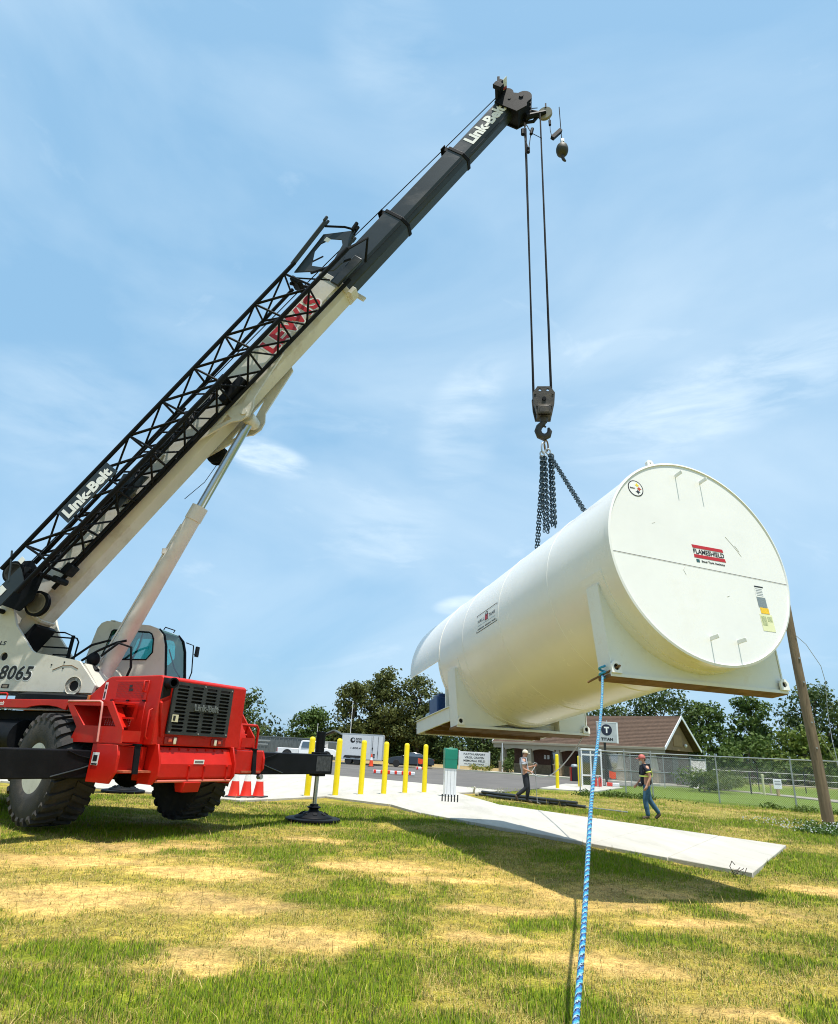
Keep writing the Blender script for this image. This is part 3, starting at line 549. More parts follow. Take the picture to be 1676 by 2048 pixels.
for y in (-.07, .07): MB().lathe([(.20, y - .04), (.20, y - .02), (.16, y), (.20, y + .02), (.20, y + .04)], (0, 0, .52), (0, 1, 0), 24).build('sheave', M_IRON, hb)
MB().cyl((0, -.21, .47), (0, .21, .47), .045).build('centre_pin', M_BLACK, hb)
for (bx, bz) in ((-.19, .60), (.19, .60), (-.15, .30), (.15, .30)): MB().cyl((bx, -.2, bz), (bx, -.175, bz), .022, n=8).build('bolt', M_IRON, hb)
MB().cyl((0, 0, .10), (0, 0, -.02), .09, .075).build('swivel', M_IRON, hb)
hk = [(0, 0, 0.0), (-.03, 0, -.06), (-.10, 0, -.13), (-.13, 0, -.23), (-.09, 0, -.34), (0, 0, -.385), (.09, 0, -.34), (.125, 0, -.24), (.10, 0, -.155)]
MB().tube(hk, [.065, .07, .072, .078, .082, .084, .07, .055, .025], 12).build('hook', M_IRON, hb, 60)
MB().bb(.02, .115, -.02, .02, -.10, -.07, Matrix.Rotation(rad(35), 4, 'Y')).build('safety_latch', M_IRON, hb)
# headache ball and anti-two-block weight
AB = Vector((3.27, 12.15, 16.62))
bl = thing('headache_ball', 'olive overhaul ball with a small hook below the boom tip', 'ball', Matrix.Translation(AB))
MB().lathe([(.05, .23), (.09, .19), (.14, .12), (.16, .04), (.16, -.04), (.14, -.12), (.09, -.18), (.04, -.2)], n=20).build('weight', M_BALLM, bl, 50)
MB().tube([(0, 0, -.18), (.01, 0, -.28), (.03, 0, -.34), (.06, 0, -.38), (.09, 0, -.40)], [.05, .045, .04, .032, .015], 8).build('hook', M_IRON, bl)
MB().cyl((0, 0, .22), (0, 0, .32), .035).bb(-.03, .06, -.03, .03, .30, .40).build('socket', M_GALV, bl)
# chain slings
def chain(mb, p0, p1, link_l=.088, r=.0105, sag=0):
    p0, p1 = Vector(p0), Vector(p1); d = (p1 - p0); n = max(2, int(d.length / (link_l * .72)))
    for k in range(n):
        t = (k + .5) / n; c = p0.lerp(p1, t) + Vector((0, 0, -sag * 4 * t * (1 - t)))
        z = d.normalized(); x = z.cross(Vector((.3, 1, .2))).normalized(); y = z.cross(x)
        if k % 2: x, y = y, x
        pts = []
        for j in range(10):
            a = 2 * PI * j / 10; pts.append(c + x * math.cos(a) * .024 + z * (math.sin(a) * .024 + math.copysign(link_l / 2 - .024, math.sin(a))))
        mb.tube(pts, r, 5, closed=True)
def W_T(x, y, z): return MT @ Vector((x, y, z))
lugA, lugB = W_T(0, 2.35, 1.62), W_T(0, 4.45, 1.62)
ring = Vector((2.64, 12.2, 7.87))
def ringpts(c, a, b, ru, rv, n=20): return [c + a * math.cos(2 * PI * k / n) * ru + b * math.sin(2 * PI * k / n) * rv for k in range(n)]
X_, Z_ = Vector((1, 0, 0)), Vector((0, 0, 1))
for (nm, lab, cx, base, lug, dang) in (('chain_sling', 'chain sling under the hook whose taut leg slants to the near lug', .085, 7.62, lugA, ((.02, 6.00), (.075, 5.98))),
                                       ('chain_sling', 'chain sling under the hook whose legs drop to the far lug', -.055, 7.54, lugB, ((.0, 5.86), (.06, 5.84), (-.03, 6.3)))):
    e = thing(nm, lab, 'chain', Matrix.Translation((0, 0, 0)), 'chain slings on the hook')
    c = Vector((HOOK.x + cx, 12.17 + cx * .3, base + .10))
    MB().tube(ringpts(c + Vector((-cx * .5, 0, .14)), Vector((.85, .5, 0)), Z_, .055, .13), .017, 8, closed=True).build('master_link', M_GALV if cx < 0 else M_RUST, e, 60)
    MB().tube(ringpts(c, X_, Z_, .045, .06), .016, 8, closed=True).build('coupling_link', M_GALV, e, 60)
    s0 = Vector((c.x, c.y, base + .05)); mb = MB(); chain(mb, s0, lug); chain(mb, s0 + Vector((.035, -.02, -.02)), lug + Vector((.05, 0, 0))); mb.build('taut_leg', M_CHAIN, e, 60)
    for (dx, zb) in dang:
        mb = MB(); chain(mb, s0 + Vector((dx, .0, 0)), (s0.x + dx * 1.25, s0.y - .03, zb)); chain(mb, s0 + Vector((dx + .025, .04, 0)), (s0.x + dx * 1.25 + .03, s0.y + .03, zb + .04)); mb.build('slack_leg', M_CHAIN, e, 60)
# blue tag line: from the near saddle lug to the photographer's hands
def rope_uv(name, pts, r, n=12):
    mb = MB(); mb.tube(pts, r, n); o = mb.build(name, None, None, 80); return o
def braid_mat():
    m = bpy.data.materials.new('blue_braid'); m.use_nodes = True; nt = m.node_tree; L = nt.links; b = nt.nodes['Principled BSDF']; b.inputs['Roughness'].default_value = .75
    at_ = N(nt, 'ShaderNodeAttribute', attribute_name='along'); sep = N(nt, 'ShaderNodeSeparateXYZ'); L.new(at_.outputs['Vector'], sep.inputs[0])
    fr = N(nt, 'ShaderNodeMath', operation='FRACT'); ad = N(nt, 'ShaderNodeMath', operation='MULTIPLY_ADD'); ad.inputs[1].default_value = 1.0
    n1 = N(nt, 'ShaderNodeTexNoise'); n1.inputs['Scale'].default_value = 90; n1.inputs['Detail'].default_value = 2; tc = N(nt, 'ShaderNodeTexCoord'); L.new(tc.outputs['Object'], n1.inputs['Vector'])
    nm = N(nt, 'ShaderNodeMath', operation='MULTIPLY'); nm.inputs[1].default_value = 1.1; L.new(n1.outputs['Fac'], nm.inputs[0]); hx_ = N(nt, 'ShaderNodeMath', operation='MULTIPLY_ADD'); hx_.inputs[1].default_value = 2.0; L.new(sep.outputs['Y'], hx_.inputs[0]); L.new(sep.outputs['X'], hx_.inputs[2]); L.new(hx_.outputs[0], ad.inputs[0]); L.new(nm.outputs[0], ad.inputs[2]); L.new(ad.outputs[0], fr.inputs[0])
    rp = N(nt, 'ShaderNodeValToRGB'); rp.color_ramp.interpolation = 'CONSTANT'; e = rp.color_ramp.elements
    cols = [(0, (.010, .016, .06)), (.22, (.02, .12, .36)), (.42, (.03, .25, .40)), (.66, (.08, .36, .44)), (.86, (.34, .43, .48))]
    e[0].position, e[0].color = cols[0][0], (*cols[0][1], 1); e[1].position, e[1].color = cols[1][0], (*cols[1][1], 1)
    for p, c in cols[2:]: q = e.new(p); q.color = (*c, 1)
    L.new(fr.outputs[0], rp.inputs['Fac']); L.new(rp.outputs[0], b.inputs['Base Color'])
    bp = N(nt, 'ShaderNodeBump'); bp.inputs['Strength'].default_value = .5; bp.inputs['Distance'].default_value = .004; w = N(nt, 'ShaderNodeMath', operation='SINE'); q = N(nt, 'ShaderNodeMath', operation='MULTIPLY_ADD'); q.inputs[1].default_value = 2 * PI * 2
    sy = N(nt, 'ShaderNodeMath', operation='MULTIPLY'); sy.inputs[1].default_value = 2 * PI * 3; L.new(sep.outputs['Y'], sy.inputs[0]); L.new(sep.outputs['X'], q.inputs[0]); L.new(sy.outputs[0], q.inputs[2]); L.new(q.outputs[0], w.inputs[0]); L.new(w.outputs[0], bp.inputs['Height']); L.new(bp.outputs[0], b.inputs['Normal'])
    return m
pA = W_T(-1.485, .53, -1.625); pB = Vector((.74, 3.16, .53)); far_end = pB + (pB - pA).normalized() * .9
NSEG = 160; pts = [pA.lerp(far_end, k / NSEG) + Vector((.012 * math.sin(k * .06), 0, -.09 * 4 * (k / NSEG) * (1 - k / NSEG))) for k in range(NSEG + 1)]
o = rope_uv('tag_rope', pts, .0150, 12); o.data.materials.append(braid_mat())
al = o.data.attributes.new('along', 'FLOAT_VECTOR', 'POINT'); tot = (far_end - pA).length
al.data.foreach_set('vector', np.array([(k / NSEG * tot / .056 + .5 * math.sin(k * .37), j / 12, 0) for k in range(NSEG + 1) for j in range(12)], dtype=np.float32).ravel())
tag(o, 'thick blue braided rope running from the tank saddle down to the viewer', 'rope')

# scuffs left on the end plate by handling
for pts_ in ([(.52, .42), (.60, .33), (.68, .23), (.74, .14)], [(.66, .30), (.70, .24), (.72, .21)], [(-.32, -.16), (-.36, -.22), (-.33, -.29)], [(.30, -.52), (.35, -.50)], [(-.75, .42), (-.70, .44)]):
    MB().tube([(a, -.0125, b) for a, b in pts_], .004, 4).build('scuff', mat('scuff_grey', (.52, .51, .46), .6), end, None)

MB().lathe([(R_T - .002, 3.29), (R_T + .005, 3.297), (R_T + .005, 3.303), (R_T - .002, 3.31)], (0, 0, 0), (0, 1, 0), 96, cap=False).build('weld_bead', M_TANK, tank, 60)
M_BLUEKNOT = mat('knot_blue', (.04, .30, .46), .75, 0, .5, 60)
# knot of the blue rope round the lug bar
MB().tube([pA + Vector((.035 * math.cos(a), .035 * math.sin(a), .012 * a - .03)) for a in [k * .5 for k in range(26)]], .015, 8).build('rope_knot', M_BLUEKNOT, o, 60)
# ------------------------------------------------------------------ the rough-terrain crane: x towards the engine end, y away from the viewer
MC = at(-4.963, 12.657, 0, rad(-30)); MCI = MC.inverted()
crane = thing('crane', 'red and white rough terrain crane on outriggers with its boom raised', 'crane', MC)
def grp(name, parent, label=None):
    e = bpy.data.objects.new(name, None); COL.objects.link(e); e.parent = parent; e.empty_display_size = .1
    if label: e['label'] = label
    return e
MB().bb(-6.5, 1.25, -.5, .5, .86, 1.50).bb(-6.5, .9, -.95, .95, 1.5, 1.9).build('chassis', M_BLACK, crane, bevel=.02)
MB().cyl((-2.9, -1.3, 1.42), (-1.55, -1.3, 1.42), .30, n=20).build('hydraulic_tank', M_BLACK, crane)
# deck with its red skirt, raised over the wheel
sk = [(-6.6, 2.07), (-6.6, 1.92), (-1.35, 1.92), (-1.2, 1.95), (-.95, 1.97), (-.7, 1.97), (-.45, 1.95), (-.30, 1.92), (-.18, 1.90), (-.14, 2.07)]
for y0, y1, s in ((-1.52, -1.48, -1), (1.48, 1.52, 1)): MB().prism(sk, y0, y1, 'xz').build('deck_skirt', M_RED, crane, bevel=.006, seg=1)
MB().bb(-6.6, -.5, -1.48, 1.48, 2.02, 2.066).build('deck', M_GREYB, crane)
MB().tube([(-2.6, -1.46, 2.07), (-2.6, -1.46, 2.16), (-2.55, -1.46, 2.18), (-2.2, -1.46, 2.18), (-2.15, -1.46, 2.16), (-2.15, -1.46, 2.07)], .014, 6).build('grab_rail', M_RED, crane)
text('skirt_lettering', 'Crane Rentals', Matrix.Translation((-2.35, -1.523, 1.995)) @ XZ, M_WHITE, crane, width=.55, height=.075, shear=.3)
# rear fender boxes
for s in (-1, 1):
    f = grp('fender', crane); yo = 1.50 * s
    T = Matrix.Translation((0, yo, 0)) @ XZ
    rim = [(-.24, 2.066), (1.0, 2.066), (1.40, 1.64), (1.42, 1.43), (.12, 1.40), (.22, 1.64)]; hole = [(.02, 1.985), (.90, 1.985), (1.22, 1.67), (.38, 1.67)]
    plate('outer_panel', [rim, hole], .03, T, M_RED, f, bevel=.004)
    yi = 1.16 * s; ya, yb = sorted((yo, yi))
    MB().add([(.02, yo, 1.985), (.90, yo, 1.985), (.80, yi, 1.99), (.15, yi, 1.99), (.38, yo, 1.67), (1.22, yo, 1.67), (1.1, yi, 1.67), (.48, yi, 1.67)], [(0, 3, 7, 4), (1, 5, 6, 2), (3, 2, 6, 7), (4, 7, 6, 5), (0, 1, 2, 3)]).build('pocket', M_RED, f, 20)
    MB().bb(.40, 1.16, min(yi, yi + s * .10), max(yi, yi + s * .10), 1.80, 1.83).build('step', M_RED, f)
    mb = MB()
    for i in range(11):
        for j in range(4): mb.cyl((.46 + i * .062 + j * .006, yi - s * .004, 1.70 + j * .03), (.46 + i * .062 + j * .006, yi + s * .012, 1.70 + j * .03), .010, n=6)
    mb.build('perforation', mat('perf_pink', (.62, .22, .2), .5) if s < 0 else M_RED, f)
    MB().bb(-.2, .95, min(yo, s * 1.02), max(yo, s * 1.02), 2.03, 2.06).bb(.14, 1.4, ya, yb, 1.405, 1.42).bb(1.39, 1.41, ya, yb, 1.45, 1.62).build('top_plate', M_RED, f)
    MB().tube([(-.12, yo + s * .03, 2.03), (-.08, yo + s * .06, 2.05), (.78, yo + s * .07, 2.055), (.84, yo + s * .07, 2.03), (.86, yo + s * .07, 1.95), (.90, yo + s * .05, 1.43)], .017, 8).build('handrail', mat('rail_pink', (.70, .28, .24), .4) if s < 0 else M_RED, f, 60)
# engine hood
hood = grp('hood', crane, 'red engine hood with a black grille')
hp = [(-.52, 2.07), (.06, 2.49), (.14, 2.52), (1.44, 2.535), (1.50, 2.50), (1.50, 1.42), (-.52, 1.42)]
MB().prism(hp, -1.0, 1.0, 'xz').build('hood_shell', M_RED, hood, bevel=.018)
for (x0, x1, z0, z1) in ((.28, 1.18, 2.12, 2.45), (.28, 1.18, 1.50, 2.085), (-.2, .24, 1.5, 2.08)):
    MB().bb(x0, x1, -1.012, -.99, z0, z1).build('hood_panel', M_RED, hood, bevel=.005, seg=1)
mb = MB()
for i in range(22):
    for j in range(9): mb.bb(.38 + i * .033, .398 + i * .033, -1.0155, -1.01, 2.16 + j * .03, 2.178 + j * .03)
mb.build('vent_mesh', mat('vent_dark', (.26, .012, .012), .6), hood)
MB().bb(.70, .80, -1.018, -1.011, 2.27, 2.31).bb(.70, .77, -1.018, -1.011, 2.33, 2.37).build('vent_badge', M_BLKDEC, hood)
MB().bb(.02, .09, -1.006, -.995, 2.12, 2.42).build('white_decal', M_WHITE, hood); MB().bb(.035, .075, -1.010, -1.002, 2.14, 2.26).bb(.035, .08, -1.010, -1.002, 2.30, 2.38).build('decal_print', M_BLKDEC, hood)
MB().bb(-.40, -.34, -1.02, -.99, 2.11, 2.19).build('marker_lamp', M_AMBER, hood, bevel=.006)
for x in (1.12, ): MB().tube([(x, -1.0, 2.43), (x, -1.06, 2.43), (x, -1.06, 2.26), (x, -1.0, 2.26)], .016, 8).build('grab_handle', M_RED, hood, 60)
MB().tube([(1.35, 1.0, 2.46), (1.35, 1.07, 2.46), (1.35, 1.07, 2.27), (1.35, 1.0, 2.27)], .016, 8).build('grab_handle', M_BLACK, hood, 60)
MB().tube([(1.40, -1.02, 1.98), (1.40, -1.07, 1.96), (1.40, -1.07, 1.55), (1.40, -1.02, 1.5)], .016, 8).build('grab_handle', M_RED, hood, 60)
# exhaust corner of the rear face: a flat dark patch painted as recess shade
MB().add([(1.503, -.99, 2.50), (1.503, -.80, 2.50), (1.503, -.80, 2.22), (1.503, -.99, 2.14)], [(0, 1, 2, 3)]).build('recess_shade', M_DARK, hood, None)
MB().lathe([(.075, 0), (.085, .02), (.085, .26), (.06, .26), (.06, .05)], (1.46, -.87, 2.40), (.93, -.25, .05), 18).build('exhaust_pipe', M_BLACK, hood)
MB().add([(1.505, -.99, 2.10), (1.505, -.80, 2.18), (1.505, -.80, 1.55), (1.505, -.86, 1.55), (1.56, -.99, 2.08), (1.53, -.80, 2.16), (1.53, -.80, 1.56), (1.53, -.86, 1.56)], [(4, 5, 6, 7), (0, 4, 7, 3), (0, 1, 5, 4), (3, 7, 6, 2)]).build('corner_gusset', M_RED, hood)
# grille
gr = grp('grille', crane, 'black slotted radiator grille'); gy0, gy1, gz0, gz1 = -.78, .60, 1.60, 2.46
slots = []
cols_ = 4; rows_ = 13; mw = .07; cw = (gy1 - gy0 - mw * 5) / 4; rh = (gz1 - gz0 - .08) / rows_
for c in range(cols_):
    for r in range(rows_):
        if c in (1, 2) and r in (6, 7): continue
        a = gy0 + mw + c * (cw + mw); b = gz0 + .05 + r * rh; k = .022
        slots.append([(a + k, b), (a + cw - k, b), (a + cw, b + rh * .32), (a + cw - k, b + rh * .64), (a + k, b + rh * .64), (a, b + rh * .32)])
plate('face', [[(gy0, gz0), (gy1, gz0), (gy1, gz1), (gy0, gz1)]] + slots, .035, Matrix.Translation((1.545, 0, 0)) @ YZ, M_GRILLE, gr)
MB().bb(1.502, 1.508, gy0 + .02, gy1 - .02, gz0 + .02, gz1 - .02).build('radiator_core', M_DARK, gr)
text('lettering', 'Link-Belt', Matrix.Translation((1.572, .0, 2.065)) @ YZ, mat('cast_grey', (.11, .125, .125), .45), gr, width=.56, height=.115, bold=.03, ext=.012)
MB().bb(1.566, 1.572, -.73, -.60, 1.80, 1.92).build('tag_plate', mat('tag_cream', (.62, .58, .40)), gr); MB().bb(1.572, 1.575, -.71, -.66, 1.82, 1.90).build('tag_print', M_BLKDEC, gr)
for (yy, o) in ((-.62, 1), (.42, -1)):
    l_ = grp('tail_lamp', crane)
    MB().bb(1.50, 1.525, yy - .14, yy + .14, 1.44, 1.56).build('housing', mat('lamp_red_panel', (.30, .012, .01), .4), l_, bevel=.01)
    MB().bb(1.525, 1.55, yy + o * .06 - .03, yy + o * .06 + .03, 1.445, 1.555).build('clear_lens', mat('clear_lens', (.66, .60, .46), .25), l_, bevel=.012)
    MB().bb(1.525, 1.545, yy - o * .04 - .035, yy - o * .04 + .035, 1.48, 1.54).build('red_lens', mat('red_lens', (.70, .09, .05), .25), l_, bevel=.01)
# rear bumper and counterweight frame
bu = grp('bumper', crane)
MB().prism([(1.0, 1.40), (1.46, 1.40), (1.60, 1.14), (1.60, .93), (1.52, .86), (1.0, .86)], -.86, .80, 'xz').build('bumper_shell', M_RED, bu, 20, bevel=.012)
for y in (-.88, .82): MB().prism([(1.2, 1.44), (1.55, 1.44), (1.66, 1.16), (1.66, .95), (1.54, .82), (1.2, .82)], y - .018, y + .018, 'xz').build('cheek_plate', M_RED, bu, bevel=.005, seg=1)
MB().cyl((1.59, -.86, .875), (1.59, .80, .875), .022, n=10).build('lower_bar', mat('worn_red', (.62, .16, .12), .45), bu)
for y in (-.22, .12, .66): MB().bb(1.598, 1.625, y - .012, y + .012, .90, 1.10).cyl((1.60, y, 1.11), (1.64, y, 1.11), .018, n=8).build('rib', M_RED, bu)
MB().prism([(1.4, .86), (1.66, .86), (1.62, .70), (1.45, .70)], -.30, .06, 'xz').build('tow_hitch', M_RED, bu, bevel=.01)
MB().bb(1.604, 1.608, -.13, .10, 1.145, 1.215).build('number_plate', M_WHITE, bu); MB().bb(1.609, 1.6105, -.11, .08, 1.165, 1.195).build('plate_print', mat('print_grey', (.16, .15, .15), .6, 0, .5, 60), bu)
# outriggers
def jack(parent, x, y, ztop, beamz):
    MB().bb(x - .13, x + .13, y - .13, y + .13, beamz - .05, beamz + .45).cyl((x, y, beamz + .45), (x, y, ztop), .105, n=16).build('jack_tube', M_BLACK, parent, bevel=.01)
    MB().cyl((x, y, beamz - .05), (x, y, .30), .048, n=14).build('jack_rod', M_CHROME, parent)
    MB().lathe([(.09, .34), (.10, .30), (.16, .28), (.10, .24), (.12, .20), (.40, .105), (.42, .08), (.42, .06)], (x, y, 0), n=28).build('pedestal', M_BLACK, parent)
    MB().lathe([(.56, .07), (.60, .055), (.60, .02), (.56, .012)], (x, y, 0), n=36).build('float_pad', M_BLACK, parent)
    mb = MB()
    for k in range(8): a = 2 * PI * k / 8; mb.cyl((x + .27 * math.cos(a), y + .27 * math.sin(a), .14), (x + .27 * math.cos(a) * 1.05, y + .27 * math.sin(a) * 1.05, .165), .05, n=8)
    mb.build('pad_hole', M_DARK, parent)
def outrigger(x0, x1, ya, yb, jy, z0, z1, nm):
    o = grp('outrigger', crane, nm); s = 1 if yb > 0 else -1
    MB().bb(x0, x1, min(ya, yb), max(ya, yb), z0, z1).build('beam', M_BLACK, o, bevel=.018)
    e = yb - s * .6
    MB().bb(x1, x1 + .004, min(e, yb - s * .08), max(e, yb - s * .08), z0 + .06, z1 - .04).build('worn_patch', mat('worn_' + nm[:6].strip(), (.05, .052, .055), .6, 0, .6, 14, .3, 40), o)
    MB().tube([(x1 + .008, ya + s * .35, z0 + .26), (x1 + .008, ya + s * .75, z0 + .14), (x1 + .008, ya + s * 1.2, z0 + .03)], .012, 6).build('weld_rib', M_DKGREY, o)
    MB().tube([(x1 + .008, ya + s * .35, z0 + .26), (x1 + .008, ya + s * .8, z0 + .34), (x1 + .008, ya + s * 1.0, z1 - .01)], .010, 6).build('weld_rib', M_BLACK, o)
    jack(o, (x0 + x1) / 2, jy, z1 + .48, z0)
    return o
outrigger(1.04, 1.44, 1.2, 4.12, 3.85, .96, 1.37, 'outrigger planted beside the yellow bollards')
outrigger(.30, .72, -.9, -6.2, -5.9, .87, 1.29, 'near outrigger beam crossing in front of the tyre')
outrigger(-6.7, -6.3, .9, 5.2, 4.9, .90, 1.31, 'front outrigger on the far side, its pad seen under the crane')
outrigger(-6.2, -5.8, -.9, -4.4, -4.1, .90, 1.31, 'front outrigger on the near side')
for s, y0, y1 in ((-1, -1.52, -.86), (1, .82, 1.78)):
    b = grp('outrigger_box', crane)
    prof = [(.30, 1.40), (1.44, 1.40), (1.50, 1.25), (1.50, 1.06), (1.38, .95), (.42, .95), (.30, 1.02)] if s > 0 else [(.76, 1.40), (1.36, 1.40), (1.42, 1.25), (1.42, 1.0), (1.30, .83), (.76, .83)]
    yA = y0 if s < 0 else y1
    MB().prism(prof, min(yA, yA - s * .05), max(yA, yA - s * .05), 'xz').build('end_plate', M_RED, b, 20, bevel=.006, seg=1)
    MB().bb(.78, 1.32 if s < 0 else 1.475, y0 + .05, y1 - .05, .98, 1.385).build('box_shell', M_RED, b, bevel=.01)
    ys = yA - s * .30
    MB().bb(1.1, 1.50, ys - .05, ys + .05, 1.405, 1.43).add([(1.45, ys - .05, 1.42), (1.45, ys + .05, 1.42), (1.50, ys + .05, .98), (1.50, ys - .05, .98), (1.48, ys - .05, 1.42), (1.48, ys + .05, 1.42), (1.53, ys + .05, .98), (1.53, ys - .05, .98)], [(0, 1, 2, 3), (4, 7, 6, 5), (0, 4, 5, 1), (1, 5, 6, 2), (2, 6, 7, 3), (3, 7, 4, 0)]).build('strap', M_BLACK, b)
    MB().bb(1.12, 1.5, min(yA - s * .1, yA - s * .62), max(yA - s * .1, yA - s * .62), 1.0, 1.03).build('ledge', mat('scuffed_red', (.42, .10, .05), .6, 0, .4, 12), b)
    if s < 0:
        MB().bb(.82, .98, yA - .006, yA - .002, 1.08, 1.27).build('warning_label', M_WHITE, b); MB().bb(.85, .95, yA - .009, yA - .006, 1.14, 1.23).bb(.83, .97, yA - .009, yA - .006, 1.085, 1.11).build('label_print', M_BLKDEC, b)
    else:
        MB().tube([(1.2, 1.05, 1.85), (1.2, 1.55, 1.86), (1.2, 1.74, 1.86), (1.2, 1.80, 1.80), (1.2, 1.80, 1.02)], .026, 8).build('guard_rail', M_RED, b, 60)
        MB().prism([(.9, 1.40), (1.4, 1.40), (1.4, 1.62), (1.25, 1.86), (.9, 1.86)], 1.0, 1.28, 'xz').build('step_box', M_RED, b, bevel=.01)
        MB().cyl((1.40, 1.74, .92), (1.50, 1.74, .92), .045, n=12).build('pin', M_GALV, b)
# wheels
def wheel(x, y, s, steer, D=1.80, Wd=.68, zc=.955):
    w = grp('wheel', crane); M = Matrix.Translation((x, y, zc)) @ Matrix.Rotation(rad(steer), 4, 'Z') @ Matrix.Scale(s, 4, Vector((0, 1, 0))); R = D / 2; h = Wd / 2
    prof = [(.36, -h * .72), (.40, -h * .90), (.50, -h * .98), (.66, -h), (.76, -h * .96), (R - .075, -h * .90), (R - .05, -h * .6), (R - .04, 0), (R - .05, h * .6), (R - .075, h * .90), (.76, h * .96), (.66, h), (.50, h * .98), (.40, h * .90), (.36, h * .72)]
    t = MB(M).lathe(prof, (0, 0, 0), (0, 1, 0), 48).build('tyre', M_RUBBER, w, 50)
    mb = MB(M); nl = 26
    for k in range(nl):
        for sd in (-1, 1):
            a0 = 2 * PI * (k + (.5 if sd > 0 else 0)) / nl; pts = []
            for (f, da, rr) in ((.02, .15, R), (.45, .07, R - .002), (.92, 0, R - .012), (1.02, 0, R - .085)):
                for wv in (-.046, .046):
                    a = a0 + da + wv; pts.append((math.cos(a) * rr, sd * h * f, math.sin(a) * rr))
            base = [(math.cos(a0 + da + wv) * (R - .10 if f < 1 else R - .14), sd * h * f * .97, math.sin(a0 + da + wv) * (R - .10 if f < 1 else R - .14)) for (f, da) in ((.02, .15), (.45, .07), (.92, 0), (1.0, 0)) for wv in (-.056, .056)]
            fs_ = []
            for q in range(3): fs_ += [(2 * q, 2 * q + 1, 2 * q + 3, 2 * q + 2), (2 * q, 2 * q + 2, 8 + 2 * q + 2, 8 + 2 * q), (2 * q + 1, 8 + 2 * q + 1, 8 + 2 * q + 3, 2 * q + 3)]
            fs_ += [(0, 8, 9, 1), (6, 7, 15, 14)]
            mb.add(pts + base, fs_)
    mb.build('tread', M_RUBBER, w, 25, kind='stuff')
    MB(M).lathe([(.40, -h * .90), (.385, -h * .84), (.355, -h * .70), (.33, -h * .66), (.33, -h * .2), (.22, -h * .15), (.20, -h * .35), (.10, -h * .40)], (0, 0, 0), (0, 1, 0), 40).build('rim', M_RIM, w, 30)
    mb = MB(M)
    for k in range(12): a = 2 * PI * k / 12; mb.cyl((math.cos(a) * .27, -h * .26, math.sin(a) * .27), (math.cos(a) * .27, -h * .12, math.sin(a) * .27), .02, n=6)
    mb.build('wheel_nuts', M_RIM, w)
    return w
wheel(-.52, -1.24, 1, -8, Wd=.76); wheel(-.05, 1.36, -1, -8); wheel(-4.5, -1.25, 1, 0); wheel(-4.5, 1.25, -1, 0)
MB().cyl((-.2, -1.0, .95), (-.05, 1.1, .95), .16, n=14).ball((-.15, 0, .95), .3, 12, 8).build('rear_axle', M_BLACK, crane)
MB().cyl((-4.5, -1.1, .95), (-4.5, 1.1, .95), .16, n=14).build('front_axle', M_BLACK, crane)

# --- superstructure frame: s along the boom's heading, y away, z up, from the slewing centre
S_w = Vector((-6.868, 13.757, 0)); MU = MCI @ (Matrix.Translation(S_w) @ Matrix.Rotation(rad(-9.436), 4, 'Z'))
MB(MU).lathe([(1.05, 2.05), (1.12, 2.10), (1.12, 2.20), (1.0, 2.24)], n=40).build('slewing_ring', M_BLACK, crane)
tu = grp('turret', crane, 'cream turret with the number 8065')
side = [(-3.0, 2.23), (.77, 2.29), (.80, 2.44), (.56, 2.68), (.34, 2.89), (.25, 2.91), (-.23, 2.975), (-.70, 3.03), (-.80, 3.08), (-1.30, 3.58), (-1.62, 4.2), (-2.0, 4.42), (-2.5, 4.4), (-3.0, 3.7)]
for y in (-.66, .66):
    plate('side_plate', [side, circ(.34, 2.41, .105, 20), circ(-1.38, 2.93, .085, 18)], .07, MU @ Matrix.Translation((0, y, 0)) @ XZ, M_CREAM, tu, bevel=.008)
MB(MU).bb(-2.9, .70, -.62, .62, 2.26, 2.34).bb(-2.95, -1.9, -.62, .62, 2.34, 3.6).add([(-1.9, -.62, 2.34), (-1.9, .62, 2.34), (-1.55, .62, 3.5), (-1.55, -.62, 3.5)], [(0, 1, 2, 3)]).build('inner_frame', M_CREAM, tu)
MB(MU).add([(.80, -.62, 2.40), (.80, .62, 2.40), (.40, .62, 2.84), (.40, -.62, 2.84), (.82, -.62, 2.42), (.82, .62, 2.42), (.42, .62, 2.86), (.42, -.62, 2.86)], [(4, 5, 6, 7), (0, 3, 2, 1), (0, 4, 7, 3), (1, 2, 6, 5), (0, 1, 5, 4), (3, 7, 6, 2)]).build('front_plate', M_CREAM, tu)
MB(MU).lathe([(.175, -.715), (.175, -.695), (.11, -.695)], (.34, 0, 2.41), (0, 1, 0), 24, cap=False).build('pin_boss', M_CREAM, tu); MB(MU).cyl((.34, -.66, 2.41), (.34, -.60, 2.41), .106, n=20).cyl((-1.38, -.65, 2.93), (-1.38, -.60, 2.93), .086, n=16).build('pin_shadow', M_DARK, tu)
for (a, b) in ((.02, 2.86), (-.25, 2.80), (.02, 2.74)): MB(MU).cyl((a, -.705, b), (a, -.69, b), .016, n=8).build('bolt', M_BLKDEC, tu)
MB(MU).tube([(-.2, -.697, 2.70), (0.0, -.697, 2.79), (.2, -.697, 2.80), (.35, -.697, 2.74)], .008, 5).build('weld_line', M_RUST, tu)
NUM = MU @ Matrix.Translation((-1.0, -.697, 2.62)) @ XZ
text('number_outline', '8065', NUM, M_WHITE, tu, width=.79, height=.325, bold=.055, shear=.18, spacing=1.06); text('number', '8065', NUM @ Matrix.Translation((0, 0, .003)), M_BLKDEC, tu, width=.75, height=.29, bold=.028, shear=.18, spacing=1.06)
text('side_lettering', 'RENTALS', MU @ Matrix.Translation((-1.72, -.697, 3.20)) @ XZ, M_BLKDEC, tu, width=.62, height=.085, bold=.02, shear=.2)
